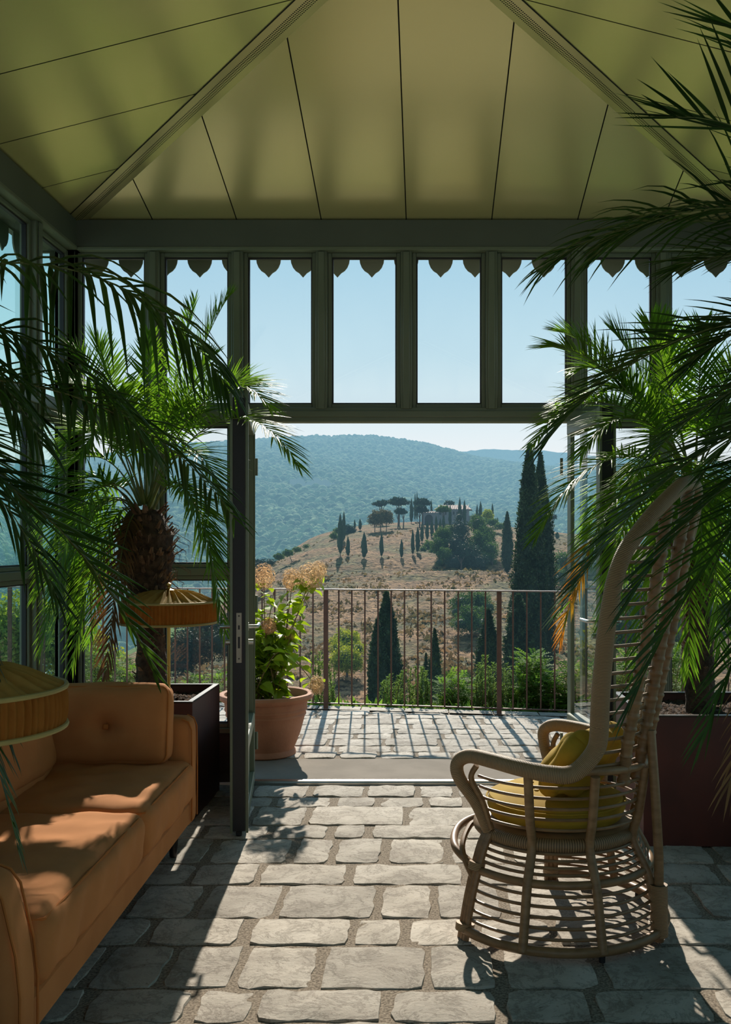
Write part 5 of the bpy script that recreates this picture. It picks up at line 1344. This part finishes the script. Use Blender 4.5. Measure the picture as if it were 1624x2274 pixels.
blob_tree('stone_pine', 'largest umbrella-shaped stone pine, second from the left on the hilltop', 'pine', [(884, 1113, 128, 19, .42), (900, 1116, 129, 12, .4), (872, 1115, 128, 11, .4)], OD, 1700, .14, [(886, 1120, 1170, 128, 2.2)], 2)
blob_tree('stone_pine', 'small low stone pine in front of the largest one', 'pine', [(889, 1135, 124, 12, .5), (898, 1137, 124, 8, .5)], OD, 900, .18, [(884, 1140, 1175, 124, 1.5), (896, 1140, 1173, 124, 1.5)], 3)
blob_tree('stone_pine', 'wide stone pine left of the villa', 'pine', [(938, 1115, 130, 16, .5), (950, 1117, 130, 9, .5), (926, 1117, 130, 9, .5)], OD, 1300, .15, [(938, 1122, 1170, 130, 2)], 4)
blob_tree('stone_pine', 'lower stone pine in front of the villa arch', 'pine', [(935, 1130, 125, 14, .55), (946, 1134, 125, 8, .5)], OD, 1000, .17, [(932, 1136, 1172, 125, 1.8)], 5)
blob_tree('stone_pine', 'grey-green stone pine in front of the villa facade', 'pine', [(985, 1130, 122, 13, .5), (975, 1132, 122, 8, .5), (996, 1133, 122, 7, .5)], OK, 1100, .17, [(985, 1136, 1172, 122, 1.5)], 6)
blob_tree('stone_pine', 'round pine crown showing above the villa roof', 'pine', [(998, 1119, 150, 11, .6)], OD, 500, .2, None, 7)
blob_tree('stone_pine', 'far umbrella pine right of the giant cypresses', 'pine', [(1226, 1148, 130, 11, .5)], OD, 500, .2, [(1228, 1152, 1190, 130, 1.5)], 8)
blob_tree('broadleaf_tree', 'brownish olive tree at the left shoulder of the hilltop', 'tree', [(838, 1150, 118, 18, .85), (855, 1146, 119, 17, .85), (826, 1158, 118, 10, .8), (864, 1155, 119, 11, .8)], M['autumn'], 3500, .13, [(845, 1160, 1172, 118, 1.3), (832, 1162, 1173, 118, 1), (858, 1160, 1172, 118, 1)], 9)
blob_tree('round_bush', 'dark round bush at the left end of the skyline', 'bush', [(775, 1176, 120, 12, .8), (762, 1180, 119, 11, .8), (784, 1178, 120, 8, .8)], OD, 1300, .17, None, 10)
blob_tree('round_bush', 'small grey-green bush beside the leftmost cypresses', 'bush', [(742, 1190, 114, 9, .8), (750, 1179, 116, 9, .8)], OK, 800, .2, None, 11)
blob_tree('broadleaf_tree', 'bright green tree on the hilltop right of the villa', 'tree', [(1084, 1141, 128, 11, .9), (1090, 1147, 128, 8, .8), (1077, 1146, 128, 7, .8)], M['lime'], 1400, .17, None, 12)
blob_tree('round_bush', 'soft green bush spreading right of the bright tree', 'bush', [(1095, 1160, 120, 13, .6), (1078, 1158, 122, 12, .6), (1110, 1168, 118, 12, .6)], OK, 1600, .15, None, 13)
blob_tree('broadleaf_tree', 'sunlit leafy tree left of the dark grove on the slope', 'tree', [(985, 1190, 92, 20, .95), (978, 1212, 90, 20, .9), (1000, 1180, 94, 16, .9), (988, 1232, 88, 18, .9), (975, 1248, 87, 10, .8)], OK, 9000, .09, None, 14)
blob_tree('broadleaf_tree', 'dark central mass of the grove on the slope', 'tree', [(1022, 1180, 93, 24, 1.1), (1016, 1215, 90, 28, 1.1), (1038, 1235, 88, 30, 1.0), (1020, 1150, 95, 12, 1.1), (1010, 1250, 87, 22, .9), (1062, 1250, 87, 24, .9)], OD, 10000, .07, [(1024, 1240, 1290, 86, 2)], 15)
blob_tree('broadleaf_tree', 'grey-green tree on the right of the grove on the slope', 'tree', [(1062, 1165, 96, 20, 1.0), (1080, 1190, 94, 22, 1.0), (1068, 1205, 92, 26, 1.0), (1090, 1222, 90, 20, 1.0), (1085, 1245, 89, 20, .9), (1055, 1150, 97, 11, 1.0)], OK, 11000, .08, [(1093, 1245, 1285, 88, 1.5)], 16, core=OD)
blob_tree('round_bush', 'bushes below the avenue of cypresses', 'bush', [(952, 1215, 100, 12, 1.2), (940, 1222, 98, 9, 1.2), (962, 1225, 97, 10, 1)], OK, 2200, .14, None, 17)
blob_tree('round_bush', 'pale green bush in the middle of the slope behind the railing', 'bush', [(1030, 1340, 56, 30, .75), (1060, 1335, 57, 32, .8), (1085, 1350, 56, 20, .8), (1015, 1360, 55, 18, .8), (1050, 1372, 54, 38, .7), (1075, 1385, 53, 26, .7), (1025, 1385, 53, 24, .7)], OK, 12000, .07, None, 18)
blob_tree('round_bush', 'yellow-green round bush behind the railing on the left', 'bush', [(770, 1425, 44, 34, .8), (755, 1440, 43, 24, .8), (792, 1442, 43, 22, .8), (770, 1462, 42, 34, .8), (785, 1475, 42, 24, .8), (756, 1475, 42, 22, .8)], M['lime'], 10000, .075, None, 19, core=OD)
blob_tree('round_bush', 'dark hedge trees at the left foot of the knoll', 'bush', [(575, 1262, 78, 26, .8), (600, 1250, 82, 14, .7), (550, 1275, 76, 26, .8), (525, 1280, 74, 24, .8)], OD, 6000, .09, None, 20)
blob_tree('round_bush', 'strip of bushes along the left skyline of the knoll', 'bush', [(640, 1228, 98, 12, .6), (660, 1220, 100, 10, .6), (620, 1236, 95, 12, .6), (680, 1213, 103, 8, .6)], OK, 2500, .13, None, 21)
blob_tree('round_bush', 'scrubby bushes to the right of the giant cypresses', 'bush', [(1255, 1250, 80, 30, .8), (1290, 1240, 82, 30, .8), (1240, 1280, 76, 24, .8), (1320, 1260, 80, 30, .8)], OK, 8000, .08, None, 22)
blob_tree('round_bush', 'dark shrubs behind the glass low on the left', 'bush', [(420, 1440, 34, 50, .9), (460, 1400, 36, 44, .9), (390, 1470, 33, 40, .8), (490, 1430, 34, 40, .9)], OD, 9000, .07, None, 23)
blob_tree('broadleaf_tree', 'leafy tree beyond the left corner glass', 'tree', [(60, 1400, 26, 90, .9), (-40, 1440, 25, 100, .9), (150, 1440, 26, 80, .8), (220, 1480, 27, 60, .8)], M['lime'], 16000, .06, None, 24, core=OK)
blob_tree('broadleaf_tree', 'leafy tree beyond the far right panes', 'tree', [(1420, 1330, 30, 70, .9), (1520, 1300, 31, 90, .9), (1620, 1340, 30, 90, .9), (1380, 1400, 29, 60, .9), (1500, 1420, 29, 80, .9)], OK, 14000, .06, None, 25)

# villa ---------------------------------------------------------------------
def villa():
    y = 133; o = at(1000, 1162, y); gz = float(terr(o.x, o.y)); s = y / F
    e = empty('villa', (o.x, o.y, gz), R(-4)); tag(e, 'stone villa with a shallow terracotta tiled roof on the hilltop', 'house')
    def X_(px): return (px - 1000) * s
    def Z_(py): return EYE - (py - PY) / F * y - gz
    w = MB(); w.box(X_(970), X_(1040), 0, 6, -1.5, Z_(1131)); w.build('main_wall', M['plaster'], e, smooth=False)
    w = MB(); w.box(X_(938), X_(972), -1.2, 4, -1.5, Z_(1139)); w.build('wing_wall', M['plaster'], e, smooth=False)
    w = MB(); w.box(X_(1040), X_(1060), 1, 5, -1.5, Z_(1145)); w.build('side_wall', M['plaster'], e, smooth=False)
    def roof(x0, x1, y0, y1, z0, z1, nm):
        r_ = MB(); q = 0.35
        r_.add([(x0 - q, y0 - q, z0), (x1 + q, y0 - q, z0), (x1 + q, y1 + q, z0), (x0 - q, y1 + q, z0), (x0 + 0.4, (y0 + y1) / 2, z1), (x1 - 0.4, (y0 + y1) / 2, z1)], [(0, 1, 5, 4), (1, 2, 5), (2, 3, 4, 5), (3, 0, 4), (0, 3, 2, 1)])
        n = int((x1 - x0) / 0.3)
        for i in range(n):
            t = (i + 0.5) / n; xx = x0 + (x1 - x0) * t; r_.tube([(xx, y0 - q, z0 + 0.03), (xx, (y0 + y1) / 2, z1 + 0.03)], 0.06, 5, cap=False)
        r_.build(nm, M['rooftile'], e, smooth=False)
    roof(X_(970), X_(1042), 0, 6, Z_(1131), Z_(1120), 'main_roof'); roof(X_(938), X_(971), -1.2, 4, Z_(1139), Z_(1135), 'wing_roof')
    c = MB(); c.box(X_(990), X_(993), 3, 3.5, Z_(1124), Z_(1115)); c.build('chimney', M['plaster'], e)
    a = MB(); cx = X_(954); r_ = 0.5 * (X_(963) - X_(945)); z0 = Z_(1152); pts = [(cx - r_, -1.23, -1.2)] + [(cx - r_ * cos(t), -1.23, z0 + r_ * sin(t)) for t in np.linspace(0, pi, 12)] + [(cx + r_, -1.23, -1.2)]
    a.add(pts, [tuple(range(len(pts)))]); a.build('arched_opening', M['darkglass'], e, smooth=False)
    for px in (978, 990, 1008, 1016, 1027): 
        m = MB(); m.box(X_(px) - 0.13, X_(px) + 0.13, -0.03, 0.02, Z_(1143), Z_(1136)); m.build('window', M['darkglass'], e)
villa()

# shrubs just beyond the railing ----------------------------------------------
def shoots(name, label, cat, px0, px1, y, tops, n, mt, seed, pinn=False, L_=0.045, w_=0.0045, spread=0.14):
    """upright leafy shoots rooted on the bank behind the railing"""
    rnd = random.Random(seed); xm = ((px0 + px1) / 2 - PX) / F * y; gz = float(terr(xm, y)) - 0.02
    e = empty(name, (xm, y, gz)); tag(e, label, cat)
    st = MB(); lf = MB()
    for i in range(n):
        px = px0 + (px1 - px0) * (i + rnd.random()) / n; yy = y + rnd.uniform(-0.25, 0.25)
        tp = float(np.interp((px - px0) / (px1 - px0), np.linspace(0, 1, len(tops)), tops)) + rnd.choice([0, 8, 22, 40, 55, 75])
        t = at(px, tp, yy) - Vector((xm, y, gz)); b = Vector((t.x * 0.8 + rnd.uniform(-spread, spread), rnd.uniform(-.2, .2), 0))
        m1 = b.lerp(t, 0.55) + Vector((rnd.uniform(-.05, .05), 0, 0)); c = catmull([b, m1, t], 12); st.tube(c, [0.006 * (1 - 0.8 * k / len(c)) for k in range(len(c))], 5, cap=False)
        tot = len(c)
        for k in range(int(tot * 0.25), tot):
            f = k / tot
            if not pinn:
                for q in range(9):
                    a = rnd.uniform(0, 6.28); p = c[k] + (c[min(k + 1, tot - 1)] - c[k]) * rnd.random(); d = Vector((cos(a), sin(a), rnd.uniform(0.5, 1.3))).normalized(); l = L_ * rnd.uniform(0.7, 1.2) * (1.15 - 0.5 * f); s = d.cross(Vector((0.1, 0.2, 1))).normalized() * w_
                    lf.add([p - s * 0.5, p + s * 0.5, p + d * l * 0.5 + s, p + d * l, p + d * l * 0.5 - s], [(0, 1, 2, 3, 4)])
            else:
                for q in range(2):
                    a = rnd.uniform(0, 6.28); d = Vector((cos(a), sin(a), rnd.uniform(0.0, 0.9))).normalized(); p = c[k]; ln = rnd.uniform(0.12, 0.2); s = d.cross(Vector((0, 0, 1))).normalized(); up = s.cross(d)
                    for j in range(7):
                        pp = p + d * ln * (j + 1) / 7 - Vector((0, 0, 0.03 * (j / 7) ** 2))
                        for sg in (-1, 1):
                            dd = (s * sg + d * 0.35).normalized(); l = L_ * 0.75; ww = d * w_ * 1.8
                            lf.add([pp, pp + dd * l * 0.5 + ww, pp + dd * l, pp + dd * l * 0.5 - ww], [(0, 1, 2, 3)])
    st.build('stems', M['hyd_stem'], e); lf.build('leaves', mt, e, smooth=False); return e
shoots('rosemary_bush', 'feathery upright shrub just right of the terracotta pot behind the railing', 'shrub', 694, 745, 8.7, [1450, 1450, 1500], 26, M['rosemary'], 1)
shoots('rosemary_bush', 'pale feathery shrub behind the railing at the foot of the lone cypress', 'shrub', 848, 905, 8.6, [1520, 1500, 1495, 1490], 34, M['rosemary'], 2)
shoots('rosemary_bush', 'feathery shrub with several tall tips behind the railing near the centre', 'shrub', 905, 958, 8.6, [1490, 1480, 1500], 28, M['rosemary'], 3)
shoots('leafy_shrub', 'fresh green ferny shrub behind the railing right of centre', 'shrub', 965, 1060, 8.7, [1530, 1500, 1505, 1520], 30, M['shrub'], 4, pinn=True)
shoots('rosemary_bush', 'tall feathery shrub at the heavy railing post on the right', 'shrub', 1052, 1100, 8.5, [1480, 1455, 1470], 28, M['rosemary'], 5)
shoots('rosemary_bush', 'feathery shrub with a sharp tip right of the heavy railing post', 'shrub', 1100, 1145, 8.45, [1480, 1462, 1500], 24, M['rosemary'], 6)
shoots('leafy_shrub', 'tall fern-leaved shrub in front of the giant cypresses', 'shrub', 1145, 1215, 8.4, [1500, 1450, 1460, 1500], 30, M['shrub'], 7, pinn=True)
shoots('leafy_shrub', 'bright green shrub behind the right door leaf', 'shrub', 1215, 1310, 8.3, [1500, 1480, 1470], 34, M['shrub'], 8, pinn=True)
shoots('leafy_shrub', 'shrub behind the glass at the right of the terrace', 'shrub', 1320, 1520, 8.2, [1470, 1450, 1440], 44, M['shrub'], 9, pinn=True)
shoots('leafy_shrub', 'green shrub seen through the left fixed pane', 'shrub', 385, 520, 9.0, [1540, 1500, 1480], 28, M['shrub'], 10, pinn=True)
shoots('leafy_shrub', 'leafy shrub beyond the railing at the far left', 'shrub', 150, 380, 9.2, [1420, 1460, 1500], 50, M['shrub'], 11, pinn=True)
# low ground cover along the terrace edge
V = []; n = 5200; xs = RNG.uniform(-3.2, 3.4, n); ys_ = 7.98 - 0.175 * xs + 0.18 + np.abs(RNG.normal(0, 0.25, n)); zs = -0.10 + RNG.uniform(-0.1, 0.14, n) - (ys_ - (7.98 - 0.175 * xs)) * 0.16
nr = np.tile(np.array([[0, 0, 1.0]]), (n, 1)); V, Ft = tufts(np.stack([xs, ys_, zs], 1), nr, 0.05, RNG, 0.7, 1.4)
tag(np_mesh('ground_cover', V, Ft, M['shrub']), 'low weeds and grass spilling over the outer edge of the terrace', 'plants', kind='stuff')

# ------------------------------------------------------------------ light, sky, camera
def world():
    w = bpy.data.worlds.new('sky'); SC.world = w; w.use_nodes = True; nt = w.node_tree; nt.nodes.clear(); N, L = nt.nodes, nt.links
    out = N.new('ShaderNodeOutputWorld'); bg = N.new('ShaderNodeBackground'); tc = N.new('ShaderNodeTexCoord'); sp = N.new('ShaderNodeSeparateXYZ'); L.new(tc.outputs['Generated'], sp.inputs[0])
    cr = N.new('ShaderNodeValToRGB'); cr.color_ramp.elements[0].position = 0.0; cr.color_ramp.elements[0].color = (0.95, 0.97, 0.98, 1)
    cr.color_ramp.elements[1].position = 1.0; cr.color_ramp.elements[1].color = (0.16, 0.36, 0.62, 1)
    for p, c in ((0.08, (0.95, 0.985, 1.0)), (0.13, (0.80, 0.94, 1.0)), (0.19, (0.63, 0.86, 0.97)), (0.28, (0.47, 0.75, 0.92)), (0.45, (0.32, 0.58, 0.80))):
        e = cr.color_ramp.elements.new(p); e.color = (*c, 1)
    L.new(sp.outputs[2], cr.inputs[0]); L.new(cr.outputs[0], bg.inputs[0]); bg.inputs[1].default_value = 0.92; L.new(bg.outputs[0], out.inputs[0])
world()
sd = bpy.data.lights.new('sun', 'SUN'); sd.energy = 6.6; sd.angle = R(0.55); sd.color = (1.0, 0.91, 0.78)
so = bpy.data.objects.new('sun', sd); COL.objects.link(so)
az = Vector((-0.063, 1.0, 0)).normalized(); el = R(31)
toward = az * cos(el) + Vector((0, 0, sin(el))); so.rotation_euler = toward.to_track_quat('Z', 'Y').to_euler(); so.location = (0, 0, 30)

cd = bpy.data.cameras.new('camera'); cam = bpy.data.objects.new('camera', cd); COL.objects.link(cam); SC.camera = cam
cam.location = (0, 0, EYE); cam.rotation_euler = (R(90), 0, 0)
cd.sensor_fit = 'HORIZONTAL'; cd.sensor_width = 36; cd.lens = 36 * F / 1624
cd.shift_x = -(PX - 812) / 1624; cd.shift_y = (PY - 1137) / 1624; cd.clip_start = 0.05; cd.clip_end = 6000
SC.view_settings.view_transform = 'Standard'; SC.view_settings.look = 'None'; SC.view_settings.exposure = 0.0
cy = SC.cycles
cy.use_denoising = True; cy.use_adaptive_sampling = True; cy.adaptive_threshold = 0.05; cy.max_bounces = 9; cy.diffuse_bounces = 6; cy.glossy_bounces = 3; cy.transparent_max_bounces = 16; cy.transmission_bounces = 4; cy.sample_clamp_indirect = 6; cy.caustics_reflective = False; cy.caustics_refractive = False
